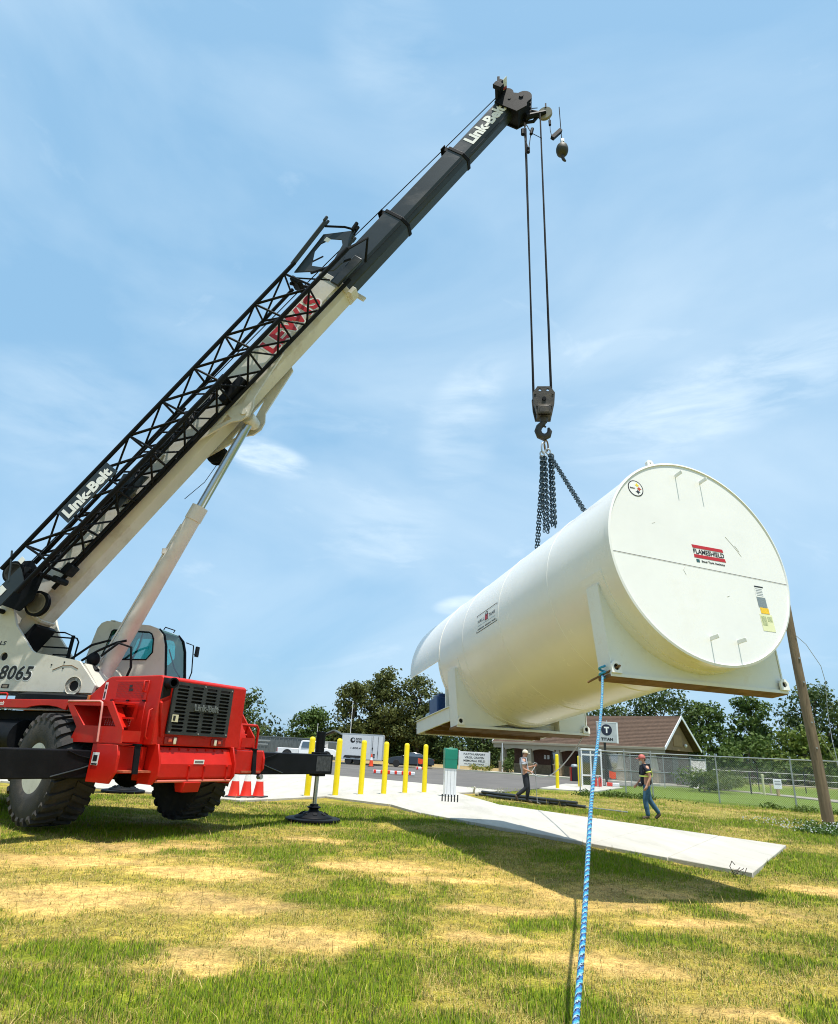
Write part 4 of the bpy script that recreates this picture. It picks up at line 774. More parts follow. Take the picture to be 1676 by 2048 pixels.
MB(MU).bb(-1.25, -1.08, -.70, -.696, 2.31, 2.39).bb(-1.40, -1.28, -.70, -.696, 2.31, 2.37).build('small_decal', M_BLKDEC, tu); MB(MU).bb(-1.22, -1.11, -.703, -.70, 2.325, 2.375).build('decal_face', mat('decal_tan', (.4, .3, .22)), tu)
MB(MU).bb(-3.9, -3.0, -1.35, 1.35, 2.25, 3.25).build('counterweight', M_CREAM, crane, bevel=.05)
# guard rails beside the winch
gr_ = grp('guard_rail', crane)
for p in ([(-1.6, .35, 3.62), (-.95, .35, 3.62), (-.74, .35, 3.55), (-.72, .35, 3.0)], [(-1.6, .35, 3.54), (-.76, .35, 3.50)], [(-1.6, .35, 3.30), (-.74, .35, 3.28)], [(-.72, .35, 3.52), (-.62, .35, 3.50), (-.56, .35, 3.42), (-.58, .35, 3.0)], [(-1.2, .35, 3.02), (-1.1, .35, 3.13), (-.74, .35, 3.13)]):
    MB(MU).tube(p, .018, 6).build('rail', M_BLACK, gr_, 60)
MB(MU).cyl((-.73, .35, 3.0), (-.72, .35, 3.56), .04, n=10).build('post', M_BLACK, gr_)
# operator's cab on the far side
cabg = grp('cab', crane, 'cream operator cab with green tinted windows')
cp = [(-.42, 2.30), (-.48, 3.12), (-.36, 3.78), (-.28, 3.90), (-.16, 3.95), (.92, 3.87), (1.12, 3.80), (1.25, 3.68), (1.34, 3.45), (1.48, 2.72), (1.48, 2.30)]
win = [(.02, 3.72), (.06, 3.75), (.92, 3.72), (1.0, 3.68), (1.06, 3.58), (1.10, 3.28), (.98, 3.12), (-.04, 3.10), (-.10, 3.15)]
for y in (.62, 1.58): plate('side_panel', [cp, win], .05, MU @ Matrix.Translation((0, y, 0)) @ XZ, M_CREAM, cabg, bevel=.006)
MB(MU).loft([[(a, y, b) for y in (.645, 1.555)] + [(a + n_ * .03, y, b - .03) for y in (1.555, .645)] for a, b, n_ in [(-.42, 2.30, 1), (-.48, 3.12, 1), (-.36, 3.78, 1), (-.28, 3.90, 1), (-.16, 3.95, 0), (.92, 3.87, 0), (1.10, 3.81, -.3)]]).build('roof_and_back', M_CREAM, cabg, 40)
MB(MU).bb(1.40, 1.48, .645, 1.555, 2.30, 2.74).bb(-.40, 1.40, .645, 1.555, 2.30, 2.36).build('front_sill', M_CREAM, cabg)
for y in (.655, 1.515): MB(MU).tube([(1.12, y, 3.80), (1.27, y, 3.66), (1.36, y, 3.42), (1.48, y, 2.74)], .03, 8).build('front_pillar', M_BLACK, cabg, 60)
MB(MU).loft([[(a, .69, b), (a, 1.48, b)] for a, b in ((1.14, 3.80), (1.27, 3.65), (1.355, 3.42), (1.475, 2.76))], cap=False).build('windshield', M_GLASS, cabg, 60) if False else MB(MU).add([(1.14, .69, 3.80), (1.14, 1.48, 3.80), (1.27, 1.48, 3.65), (1.27, .69, 3.65), (1.355, 1.48, 3.42), (1.355, .69, 3.42), (1.475, 1.48, 2.76), (1.475, .69, 2.76)], [(0, 1, 2, 3), (3, 2, 4, 5), (5, 4, 6, 7)]).build('windshield', M_GLASS, cabg, 60)
for y in (.62, 1.58):
    link('side_window', plate_mesh([win], .012, MU @ Matrix.Translation((0, y, 0)) @ XZ), M_GLASS, cabg, None)
    MB(MU).tube([(a, y - .03 if y < 1 else y + .03, b) for a, b in win], .016, 6, closed=True).build('window_gasket', M_BLACK, cabg, 60)
MB(MU).bb(.0, .34, .78, 1.36, 2.36, 3.0).bb(-.15, .05, .80, 1.34, 2.9, 3.62).build('seat', M_BLACK, cabg, bevel=.05)
MB(MU).bb(-.34, -.28, .66, 1.54, 2.4, 3.7).build('rear_trim', M_BLACK, cabg)
MB(MU).tube([(.62, .64, 3.12), (.72, .64, 3.42), (.76, .64, 3.72)], .022, 6).tube([(1.2, .8, 2.8), (1.1, .85, 3.0), (.95, .9, 3.15)], .02, 6).build('control_lever', M_BLACK, cabg)
MB(MU).tube([(1.30, .9, 3.40), (1.40, 1.1, 3.0), (1.46, 1.3, 2.82)], .014, 6).build('wiper', M_BLACK, cabg)
MB(MU).tube([(1.42, 1.6, 2.4), (1.50, 1.72, 3.0), (1.42, 1.74, 3.62), (1.30, 1.6, 3.66)], .014, 6).build('mirror_arm', M_BLACK, cabg, 60)
MB(MU).box((1.44, 1.92, 3.50), (.05, .13, .24)).cyl((1.47, 1.74, 3.42), (1.44, 1.9, 3.44), .014, n=6).build('mirror', M_BLACK, cabg, bevel=.02)
MB(MU).tube([(1.05, .95, 3.84), (1.08, .95, 3.90), (1.10, 1.35, 3.90), (1.07, 1.35, 3.84)], .012, 6).build('roof_rail', M_BLACK, cabg)
MB(MU).bb(-.10, 0, .63, .9, 3.955, 3.975).build('roof_cap', M_CREAM, cabg)
# lift cylinder
lc = grp('lift_cylinder', crane, 'white hydraulic lift cylinder with a chrome rod'); F0, F1 = Vector((.34, 0, 2.41)), Vector((2.78, 0, 8.66)); dF = (F1 - F0).normalized()
Lb = 4.36
MB(MU).tube([F0 + dF * .0, F0 + dF * .25, F0 + dF * .3, F0 + dF * (Lb - .35), F0 + dF * (Lb - .34), F0 + dF * Lb], [.155, .155, .168, .168, .185, .185], 28).build('barrel', M_CYLW, lc, 30)
MB(MU).cyl(F0 + dF * Lb, F1 - dF * .1, .10, n=24).build('rod', M_CHROME, lc)
MB(MU).tube([F0 + dF * .5 + Vector((-.19, -.06, .05)), F0 + dF * 3.4 + Vector((-.19, -.06, 0)), F0 + dF * 3.9 + Vector((-.18, -.05, 0))], .022, 6).build('feed_pipe', M_CYLW, lc)
MB(MU).bb(-.05, .05, -.05, .05, -.06, .06, Matrix.Translation(F0 + dF * 3.2 + Vector((-.17, -.08, 0)))).build('pipe_clip', M_CYLW, lc)
for k, p in enumerate(([(.55, -.35, 3.05), (.9, -.38, 3.32), (1.15, -.30, 3.25), (1.2, -.25, 2.85), (1.1, -.2, 2.6)], [(.1, -.3, 2.95), (.45, -.35, 3.15), (.8, -.3, 3.34), (.95, -.2, 3.4)], [(-.3, -.1, 3.0), (.1, -.1, 3.3), (.4, 0, 3.42), (.7, .2, 3.45)])):
    MB(MU).tube([tuple(Vector(p[0]).lerp(Vector(p[0]), 0))] + p[1:], .026, 8).build('hose', M_BLACK, lc, 60)
MB(MU).ball((.36, -.30, 2.98), (.13, .12, .15), 10, 7).cyl((.3, -.35, 2.85), (.52, -.35, 2.72), .08, n=10).build('swivel_valve', M_BLACK, lc)

# --- boom frame: l along the boom, y away, n normal
_c, _sn = math.cos(rad(53.94)), math.sin(rad(53.94))
MBM = MU @ frame((-1.58, 0, 3.96), (_c, 0, _sn), (0, 1, 0), (-_sn, 0, _c))
boom = grp('boom', crane, 'telescopic boom, cream base and dark grey upper sections')
def boxsec(l0, l1, hw, hh, name, m, cham=.5):
    ring = [(-hw, hh), (hw, hh), (hw, -hh * .45), (hw * .55, -hh), (-hw * .55, -hh), (-hw, -hh * .45)]
    return MB(MBM).loft([[(l, y, n) for y, n in ring] for l in (l0, l1)]).build(name, m, boom, 25, bevel=.015)
def collar(l, w, hw, hh, m, name='collar'):
    ring = [(-hw, hh), (hw, hh), (hw, -hh * .45), (hw * .55, -hh), (-hw * .55, -hh), (-hw, -hh * .45)]
    return MB(MBM).loft([[(q, y, n) for y, n in ring] for q in (l - w / 2, l + w / 2)]).build(name, m, boom, 25, bevel=.01)
boxsec(-1.6, 10.5, .35, .44, 'base_section', M_CREAM2); boxsec(10.4, 12.9, .285, .37, 'mid_section', M_DKGREY); boxsec(12.85, 15.5, .245, .32, 'mid_section', M_DKGREY); boxsec(15.4, 17.7, .21, .275, 'tip_section', M_DKGREY)
collar(.08, .07, .385, .475, M_CREAM2); collar(10.42, .14, .37, .465, M_CREAM2)
for l, hw, hh in ((12.9, .30, .385), (15.5, .262, .34)):
    collar(l, .10, hw, hh, M_BLACK)
    MB(MBM).bb(l - .10, l + .04, -.20, .06, hh, hh + .13).bb(l - .16, l + .02, -.26, .10, hh + .13, hh + .155).build('rope_guide', M_BLACK, boom, bevel=.008)
for (l0, l1, hw, n0) in ((10.6, 12.8, .2855, -.10), (13.0, 15.4, .2455, -.08), (15.7, 17.5, .2105, -.11)): MB(MBM).bb(l0, l1, -hw - .004, -hw + .002, n0 - .17, n0 - .158).build('weld_seam', M_BLACK, boom)
# worn boom details
for (l, y, n, dx, dy, dn) in ((.45, -.37, .12, .12, .05, .16), (.62, -.37, .30, .08, .05, .06), (2.0, -.37, -.05, .22, .06, .14), (2.12, -.38, -.16, .34, .08, .10), (3.35, -.42, .02, .5, .12, .03), (4.4, -.37, .10, .2, .05, .08), (8.4, -.37, -.24, .16, .06, .06), (9.9, -.37, -.30, .1, .06, .1), (10.5, -.1, -.52, .2, .3, .12), (10.62, .1, -.60, .12, .06, .26)):
    MB(MBM).box((l, y, n), (dx, dy, dn)).build('bracket', M_CREAM2, boom, bevel=.008)
MB(MBM).bb(-1.0, .0, -.30, .30, -.56, -.46).build('underside_block', M_BLACK, boom); MB(MBM).bb(-.62, -.30, -.356, -.345, -.15, .06).build('inspection_hole', M_DARK, boom)  # plain black block under the boom, below its lower flange
for y in (-.28, .28):
    plate('cylinder_bracket', [[(5.1, -.30), (6.02, -.66), (6.2, -.84), (6.42, -.90), (6.62, -.84), (6.80, -.68), (8.1, -.42), (8.2, -.25)], [(5.75, -.46), (6.1, -.62), (6.12, -.44)], [(6.3, -.40), (7.15, -.38), (6.55, -.56)], circ(6.39, -.75, .05, 14)], .05, MBM @ Matrix.Translation((0, y * 1.28, 0)) @ XZ, M_CREAM2, boom, bevel=.006)
MB(MBM).cyl((6.39, -.42, -.75), (6.39, .42, -.75), .075, n=16).build('bracket_pin', M_CREAM2, boom)
MB(MBM).cyl((6.39, -.20, -.75), (6.39, .20, -.75), .16, n=20).build('rod_eye', M_CREAM2, boom)
MB(MBM).lathe([(.24, .40), (.25, .42), (.12, .45), (.12, .52), (.25, .55), (.24, .57)], (5.3, 0, -.38), (0, 1, 0), 24).build('cable_reel', M_BLACK, boom); MB(MBM).tube([(5.1, .45, -.58), (4.6, .42, -.68), (4.0, .40, -.60)], .008, 5).build('reel_cable', M_BLACK, boom)
BT = lambda l, n, y: MBM @ Matrix.Translation((l, y, n)) @ XZ
text('name_outline', 'LEWIS', BT(8.86, .03, -.353), M_WHITE, boom, width=1.90, height=.56, bold=.075, spacing=1.12); text('name_lettering', 'LEWIS', BT(8.86, .03, -.358), M_REDDEC, boom, width=1.82, height=.49, bold=.045, spacing=1.12)
text('tip_lettering', 'Link-Belt', BT(16.72, .03, -.213), M_WHITE, boom, width=1.52, height=.35, bold=.045)
# boom head
hd_ = grp('boom_head', crane, 'black boom head with sheaves and a striped plate')
for y in (-.26, .26): plate('side_plate', [[(17.45, .20), (17.8, .16), (17.98, .02), (18.06, -.2), (17.98, -.42), (17.75, -.60), (17.45, -.48)]], .04, BT(0, 0, y), M_BLACK, hd_, bevel=.006)
MB(MBM).bb(17.5, 18.0, -.24, .24, -.5, .3).build('core', M_BLACK, hd_)
for y in (-.18, -.06, .06, .18):
    MB(MBM).lathe([(.22, y - .04), (.22, y - .02), (.185, y), (.22, y + .02), (.22, y + .04)], (18.05, 0, -.28), (0, 1, 0), 24).build('sheave', M_BLACK, hd_)
    MB(MBM).lathe([(.19, y - .04), (.19, y - .02), (.16, y), (.19, y + .02), (.19, y + .04)], (17.95, 0, .22), (0, 1, 0), 20).build('idler_sheave', M_BLACK, hd_)
MB(MBM).bb(17.66, 17.92, -.58, .58, .30, .40).bb(17.60, 17.76, -.62, -.50, .16, .42).bb(17.62, 17.80, .40, .60, .15, .46).build('top_frame', M_BLACK, hd_, bevel=.01)
MB(MBM).bb(17.90, 18.12, -.54, -.02, .335, .345).build('striped_plate', M_WHITE, hd_)
for k in range(2): MB(MBM).add([(17.905, -.36 + k * .15, .331), (17.905, -.27 + k * .15, .331), (18.115, -.19 + k * .15, .331), (18.115, -.28 + k * .15, .331)], [(0, 1, 2, 3)]).build('stripe', mat('stripe_red', (.42, .07, .05), .5), hd_, None)
MB(MBM).bb(17.94, 18.14, .0, .30, .33, .35).build('cover_plate', M_DKGREY, hd_)
for (y, h) in ((-.46, .34), (.48, .32)): MB(MU).bb(-.035, .035, -.03, .03, 0, h, Matrix.Translation(MU.inverted() @ MBM @ Vector((17.8, y, .38)))).build('pin_post', M_BLACK, hd_, bevel=.008)
MB(MBM).tube([(17.6, .2, -.45), (17.9, .25, -.72), (18.2, .25, -.70)], .05, 6).build('lower_guard', M_BLACK, hd_)
MB(MBM).cyl((17.98, -.30, -.25), (17.98, .30, -.25), .06, n=12).build('head_pin', M_BLACK, hd_); MB(MBM).cyl((17.75, -.29, -.02), (17.75, .29, -.02), .04, n=10).build('head_pin', M_BLACK, hd_)
hdm = MU.inverted() @ MBM; tipc = hdm @ Vector((18.2, .0, .0))
aux = Vector((9.86, .28, 18.30))
MB(MU).tube([tipc + Vector((0, .22, .1)), Vector((9.45, .3, 18.42)), aux + Vector((.05, .06, .03))], [.10, .09, .06], 8).tube([tipc + Vector((0, .1, -.3)), Vector((9.35, .1, 18.0)), aux + Vector((0, -.06, -.02))], [.11, .09, .06], 8).build('auxiliary_arm', M_BLACK, hd_)
MB(MU).lathe([(.19, -.05), (.20, -.03), (.165, 0), (.20, .03), (.19, .05)], aux, (.15, 1, .1), 26).build('auxiliary_sheave', mat('sheave_cream', (.26, .25, .21), .6), hd_)
MB(MU).box(aux + Vector((.02, -.07, .22)), (.04, .04, .16)).tube([aux + Vector((-.7, 0, .28)), aux + Vector((-.2, 0, .26))], .012, 5).build('rope_keeper', M_BLACK, hd_)
# hoist ropes
hr = grp('hoist_ropes', crane)
def wp(v): return MCI @ Vector(v)
def rope(name, p, r=.016): MB().tube(p, r, 6).build(name, M_ROPE, hr, 60)
top = [(2.27, 12.08, 17.45), (2.33, 12.24, 17.45), (2.70, 12.12, 17.9), (2.735, 12.26, 17.9)]; bot = [(2.40, 12.08, 9.02), (2.43, 12.3, 9.02), (2.80, 12.1, 9.02), (2.83, 12.3, 9.02)]
for a, b in zip(top, bot): rope('hoist_line', [wp(a), wp(b)], .021)
rope('boom_line', [MBM @ Vector((-1, -.12, .95)), MBM @ Vector((10.9, -.12, .72)), MBM @ Vector((15.45, -.12, .53)), MBM @ Vector((17.75, -.12, .45))], .013); rope('boom_line', [MBM @ Vector((11.0, .08, .45)), MBM @ Vector((15.45, .08, .50)), MBM @ Vector((17.75, .08, .36))], .013)
rope('auxiliary_line', [wp((3.23, 12.13, 18.2)), wp((3.27, 12.15, 16.95))], .012)
sw = grp('anti_block_switch', crane)
MB().tube([wp((2.30, 12.0, 17.3)), wp((2.20, 12.0, 17.0)), wp((2.34, 12.0, 16.45))], .012, 5).tube([wp((2.30, 12.0, 17.3)), wp((2.42, 12.0, 17.0)), wp((2.36, 12.0, 16.45))], .012, 5).tube([wp((2.42, 12.0, 17.0)), wp((2.72, 12.05, 16.88))], .010, 5).build('switch_chain', M_BLACK, sw)
MB().cyl(wp((2.35, 12.05, 16.5)), wp((2.35, 12.05, 16.34)), .045, n=10).cyl(wp((2.2, 12.0, 17.1)), wp((2.2, 12.0, 16.92)), .05, n=8).cyl(wp((2.46, 12.0, 17.15)), wp((2.42, 12.0, 16.95)), .045, n=8).build('switch_weight', M_BLACK, sw)
MB().tube([wp((2.95, 12.1, 17.75)), wp((2.96, 12.1, 17.25)), wp((3.0, 12.1, 17.0))], .010, 5).cyl(wp((2.95, 12.1, 17.62)), wp((2.955, 12.1, 17.45)), .035, n=8).build('switch_cable', M_BLACK, sw)
MB().bb(-.05, .05, -.05, .05, -.19, .19, Matrix.Translation(wp((3.12, 12.1, 17.12))) @ Matrix.Rotation(rad(30), 4, 'Z') @ Matrix.Rotation(rad(38), 4, 'Y')).build('weight_bar', M_BLACK, sw)
# lattice jib stowed along the near side of the boom
jib = grp('lattice_jib', crane, 'black lattice jib stowed beside the boom')
YN, YF = -1.15, -.46
def J(l, which):
    t = max(0, min(1, (l - 1.0) / 8.6)); tap = .82 + .18 * t
    return {'A': (l, YN, .52 * tap), 'B': (l, YN, -.27 - .05 * t), 'C': (l, YF, -.31 - .12 * t), 'D': (l, YF, .62 * tap)}[which]
for w_, l0, l1, r in (('A', .55, 9.9, .048), ('B', .45, 10.9, .054), ('C', .8, 10.6, .050), ('D', .9, 9.6, .044)): MB(MBM).tube([J(l0, w_), J((l0 + l1) / 2, w_), J(l1, w_)], r, 10).build('chord', M_BLACK, jib, 60)
def brace(p, q, r=.017): MB(MBM).cyl(p, q, r * 1.6, n=6).build('brace', M_BLACK, jib, 60)
L_ = [1.2 + k * 1.04 for k in range(9)]
for k, l in enumerate(L_):
    brace(J(l, 'A'), J(l + .10, 'B')); brace(J(l, 'B'), J(l, 'C')); brace(J(l, 'A'), J(l, 'D'))
    if k < len(L_) - 1:
        l2 = L_[k + 1]
        brace(J(l, 'A'), J(l2, 'B'), .019); brace(J(l2, 'B'), J((l + l2) / 2, 'C')); brace(J(l, 'B'), J((l + l2) / 2, 'C'), .015); brace(J(l, 'D'), J(l2, 'C'), .017); brace(J(l2, 'A'), J(l, 'D'), .015)
plate('name_panel', [[(2.12, -.02), (3.58, -.02), (3.58, .36), (2.12, .36)]], .02, BT(0, 0, -1.19), M_DKGREY, jib); text('panel_lettering', 'Link-Belt', BT(2.85, .165, -1.205), M_WHITE, jib, width=1.30, height=.27, bold=.045)
# jib foot: fork plate, pins, bars
foot = grp('jib_foot', crane)
plate('gusset_plate', [[(9.75, .46), (11.0, .62), (11.5, .02), (11.1, -.12), (10.6, -.38), (10.3, -.34), (10.0, .1)], [(10.12, .22), (10.5, .46), (10.75, .48), (11.0, .36), (11.12, .12), (11.0, -.02), (10.7, -.10), (10.4, -.18), (10.25, -.1)]], .03, BT(0, 0, -1.0), M_DKGREY, foot)
for (p, q) in (((9.85, -1.12, .56), (11.25, -1.12, .74)), ((10.5, -.62, .10), (11.5, -.62, .22))): MB(MBM).cyl(p, q, .075, n=4).cyl((q[0] - .02, q[1] - .06, q[2]), (q[0] + .12, q[1] - .06, q[2] + .02), .04, n=8).cyl((q[0] - .02, q[1] + .06, q[2]), (q[0] + .12, q[1] + .06, q[2] + .02), .04, n=8).build('fork_arm', M_DKGREY, foot, bevel=.01)
MB(MBM).tube([(11.15, -1.12, .66), (11.45, -1.02, .30), (11.55, -.98, .02)], .03, 6).cyl((11.45, -1.06, .04), (11.68, -1.06, .08), .045, n=8).cyl((11.45, -.94, .04), (11.68, -.94, .08), .045, n=8).build('fork_arm', M_BLACK, foot)
MB(MBM).tube([(10.9, -1.14, -.32), (11.5, -1.0, -.40), (11.2, -.5, -.44)], .035, 6).tube([(9.9, -1.1, .0), (10.9, -.8, -.3)], .03, 6).tube([(9.6, -1.0, .4), (10.2, -.7, -.2)], .022, 6).tube([(9.9, -1.0, .45), (10.6, -.8, .35)], .02, 6).build('foot_strut', M_BLACK, foot)
MB(MBM).bb(9.55, 9.68, -1.0, -.6, .15, .45).build('mount_bracket', M_BLACK, foot, bevel=.02); MB(MBM).bb(10.25, 11.2, -.56, -.48, -.36, -.10).build('mount_bracket', M_DKGREY, foot, bevel=.02); MB(MBM).cyl((9.5, -.9, .4), (9.9, -.4, .35), .04, n=8).build('mount_bracket', M_BLACK, foot)
MB(MBM).bb(10.86, 10.98, -1.02, -1.018, .34, .48).build('white_tag', M_WHITE, foot)
[MB(MBM).bb(*q).build('stow_bracket', M_BLACK, jib, bevel=.02) for q in ((6.25, 7.0, -.62, -.40, -.34, -.12), (6.5, 6.75, -.85, -.55, -.12, .06), (3.9, 4.6, -.52, -.42, -.40, -.28), (1.2, 1.45, -.66, -.40, -.44, -.26))]
MB(MBM).add([(2.9, -.7, -.3), (3.9, -.7, -.3), (3.6, -.7, .25), (3.1, -.7, .1), (2.9, -.66, -.3), (3.9, -.66, -.3), (3.6, -.66, .25), (3.1, -.66, .1)], [(0, 1, 2, 3), (7, 6, 5, 4), (0, 4, 5, 1), (1, 5, 6, 2), (2, 6, 7, 3), (3, 7, 4, 0)]).build('stow_plate', M_DKGREY, jib)
# the inner fly section nested between jib and boom
for (y, n0, n1, l0, l1, r) in ((-.80, -.16, -.22, .9, 6.3, .036), (-.62, .10, .02, .9, 6.3, .036), (-.80, .26, .18, 1.0, 5.6, .026), (-.56, -.30, -.36, 1.2, 6.0, .03)):
    MB(MBM).cyl((l0, y, n0), (l1, y, n1), r, n=8).build('inner_chord', M_BLACK, jib, 60)
for k in range(9):
    l = 1.2 + k * .6; brace((l, -.80, -.17), (l + .3, -.62, .07), .016); brace((l + .3, -.62, .07), (l + .6, -.80, -.17), .016); brace((l, -.80, .24), (l + .3, -.80, -.18), .013)
# jib tip with two sheaves
for (l, y, n, r) in ((.62, -.95, .30, .24), (.42, -.62, -.42, .27)):
    MB(MBM).lathe([(r, y - .05), (r, y - .03), (r - .045, y), (r, y + .03), (r, y + .05)], (l, 0, n), (0, 1, 0), 28).build('tip_sheave', M_BLACK, jib); MB(MBM).lathe([(r * .80, y - .056), (r * .74, y - .058), (r * .72, y - .056)], (l, 0, n), (0, 1, 0), 28).build('sheave_groove', mat('groove_tan', (.20, .17, .12), .6) if n < 0 else M_IRON, jib)
plate('tip_plate', [[(-.05, .10), (.35, .40), (.85, .48), (1.0, .30), (.9, -.20), (.45, -.42), (.12, -.35)]], .03, BT(0, 0, -.80), M_BLACK, jib); plate('tip_plate', [[(-.1, .05), (.3, .12), (.85, .10), (.7, -.22), (.05, -.22)]], .03, BT(0, 0, -1.16), M_DKGREY, jib)
MB(MBM).bb(.20, .36, -1.185, -1.18, -.06, .10).build('white_tag', M_WHITE, jib); MB(MBM).bb(.9, 1.02, -1.185, -1.18, .12, .24).build('white_tag', M_WHITE, jib)
MB(MBM).cyl((-.15, -1.2, .02), (-.15, -.5, .02), .05, n=10).cyl((.9, -1.15, -.05), (.9, -.45, -.05), .06, n=10).cyl((1.05, -.8, -.42), (1.05, -.42, -.42), .07, n=12).build('tip_pin', M_BLACK, jib)
MB(MBM).cyl((.95, -1.17, .55), (.5, -1.17, .05), .02, n=6).build('tip_strut', M_DKGREY, jib)

# bolts, hinges and latches on the red bodywork
for (y, z) in ((-.74, 1.64), (.56, 1.64), (-.74, 2.42), (.56, 2.42), (-.1, 2.43), (-.1, 1.63)): MB().cyl((1.56, y, z), (1.572, y, z), .016, n=6).build('grille_bolt', M_GALV, gr)
for (x, z) in ((.30, 2.11), (.72, 2.11), (1.14, 2.11), (.30, 1.52), (1.14, 1.52)): MB().bb(x - .03, x + .03, -1.03, -1.01, z - .012, z + .012).build('hinge', M_BLACK, hood)
for y in [-.78 + k * .20 for k in range(9)]: MB().cyl((1.47, y, 1.39), (1.50, y, 1.36), .014, n=6).build('bumper_bolt', M_RED, bu)
MB().tube([(.6, -.9, 1.36), (.9, -.92, 1.30), (1.1, -.9, 1.12), (1.2, -.88, 1.0)], .02, 6).build('hydraulic_hose', M_BLACK, crane, 60); MB().tube([(.5, -.95, 1.38), (.8, -1.0, 1.34), (1.05, -.97, 1.2), (1.12, -.9, .98)], .016, 6).build('hydraulic_hose', M_BLACK, crane, 60)
# ------------------------------------------------------------------ bollards
def bollard(x, y, z, label, h=1.72, r=.095, grp_=None):
    b = thing('bollard', label, 'bollard', at(x, y, z), grp_)
    MB().lathe([(r, 0), (r, h - .09), (r * .92, h - .045), (r * .70, h - .015), (r * .35, h)], n=20).build('sleeve', M_YELLOW, b, 40)
    MB().lathe([(r + .035, 0), (r + .03, .012), (r, .018)], n=20).build('base_ring', M_KERB, b, 40)
G6 = 'row of six tall bollards on the apron'
for (x, y, l) in ((-2.90, 20.76, 'tall yellow bollard standing behind the outrigger jack, leftmost of the six'), (-2.14, 21.59, 'tall yellow bollard just right of the outrigger jack'), (-1.42, 22.67, 'tall yellow bollard in front of the white trailer, third of six'),
                  (-.69, 23.53, 'tall yellow bollard between trailer and black car, fourth of six'), (.03, 24.68, 'tall yellow bollard in front of the middle of the black car'), (.75, 25.59, 'tall yellow bollard at the car tail, nearest the green and white dispenser')):
    bollard(x * 1.045, y * 1.045, .05, l, 1.76, grp_=G6)
bollard(8.2, 36.6, .05, 'yellow bollard right of the man in grey, nearer of the far pair', 1.72, grp_='far pair of bollards'); bollard(10.4, 40.5, .05, 'yellow bollard beside the white gate frame, farther of the far pair', 1.72, grp_='far pair of bollards')
# ------------------------------------------------------------------ dispenser cabinet and pipe stubs
dp = thing('fuel_dispenser', 'narrow white dispenser cabinet with its upper half wrapped in green', 'dispenser', at(1.68, 25.4, .05, rad(6)))
MB().bb(-.21, .21, -.2, .2, 0, .96).build('cabinet', M_CARWHT, dp, bevel=.012); MB().bb(-.235, .235, -.225, .225, .95, 1.64).build('green_cover', M_GREEN, dp, bevel=.02); MB().bb(-.238, .238, -.228, .228, 1.27, 1.282).build('cover_band', mat('band_green', (.004, .13, .085)), dp)
MB().bb(-.22, .22, -.21, .21, 1.64, 1.66).bb(-.06, .08, -.06, .06, 1.66, 1.69).build('cap', M_GREEN, dp, bevel=.01)
for x in (-.13, 0, .13): MB().bb(x - .004, x + .004, -.206, -.2, .05, .9).build('panel_seam', M_GALV, dp)
for k in range(6):
    o = MB().cyl((0, 0, 0), (0, 0, .20), .022, n=8).cyl((0, 0, .20), (0, 0, .215), .027, n=8).build('pipe_stub', M_HOSE); o.location = (1.27 + k * .10, 22.7 - k * .02, .05)
    tag(o, 'short dark conduit stub in the pad by the dispenser, %s of six from the left' % ('first', 'second', 'third', 'fourth', 'fifth', 'sixth')[k], 'pipe', 'conduit stubs in the pad')
# long black pipe bundle on the grass
pb = thing('pipe_bundle', 'long bundle of black pipes lying on the grass behind the pad', 'pipe', Matrix())
P0, P1 = Vector((2.9, 27.6, .06)), Vector((6.3, 23.2, .06)); nrm = Vector((.79, .61, 0))
for k, (off, z, a, b) in enumerate(((0, .05, 0, .82), (.13, .05, .06, .95), (-.12, .05, .12, .7), (.05, .15, .05, .72), (-.06, .15, .2, .9))):
    MB().tube([P0.lerp(P1, a + (b - a) * t / 8) + nrm * (off + .05 * math.sin(t * 1.3 + k)) + Vector((0, 0, z - .05)) for t in range(9)], .052, 8).build('pipe', M_HOSE, pb, 60)
MB().cyl(P0.lerp(P1, .86) + nrm * .1, P0.lerp(P1, 1.25) + nrm * .05, .02, n=6).build('pipe', M_GALV, pb)
MB().cyl(P0 + Vector((0, 0, 0)), P0 + Vector((.1, -.14, .02)), .075, n=10).cyl(P0 + Vector((-.1, .1, .02)), P0 + Vector((-.05, .02, .25)), .04, n=8).cyl(P0.lerp(P1, .22), P0.lerp(P1, .22) + Vector((0, 0, .3)), .03, n=6).cyl(P0.lerp(P1, .25), P0.lerp(P1, .25) + Vector((0, 0, .27)), .03, n=6).build('fitting', M_KERB, pb)
M_BARKY = mat('dead_twig', (.06, .045, .032), .9)
# twisted wire scrap at the pad corner
wr = MB()
for k in range(5):
    a = random.random() * 6; p = Vector((5.30 + random.uniform(-.2, .15), 10.93 + random.uniform(-.08, .10), .02)); q = []
    for t in range(6): q.append(p + Vector((math.cos(a + t * .6) * .035 * t, math.sin(a + t * .9) * .03 * t, (.03 + random.random() * .03) * min(t, 3) * (1.4 if k == 0 else .55))))
    wr.tube(q, .006, 5)
tag(wr.build('wire_scrap', M_BARKY), 'tangle of dark wire scrap in the grass at the near corner of the pad', 'wire')

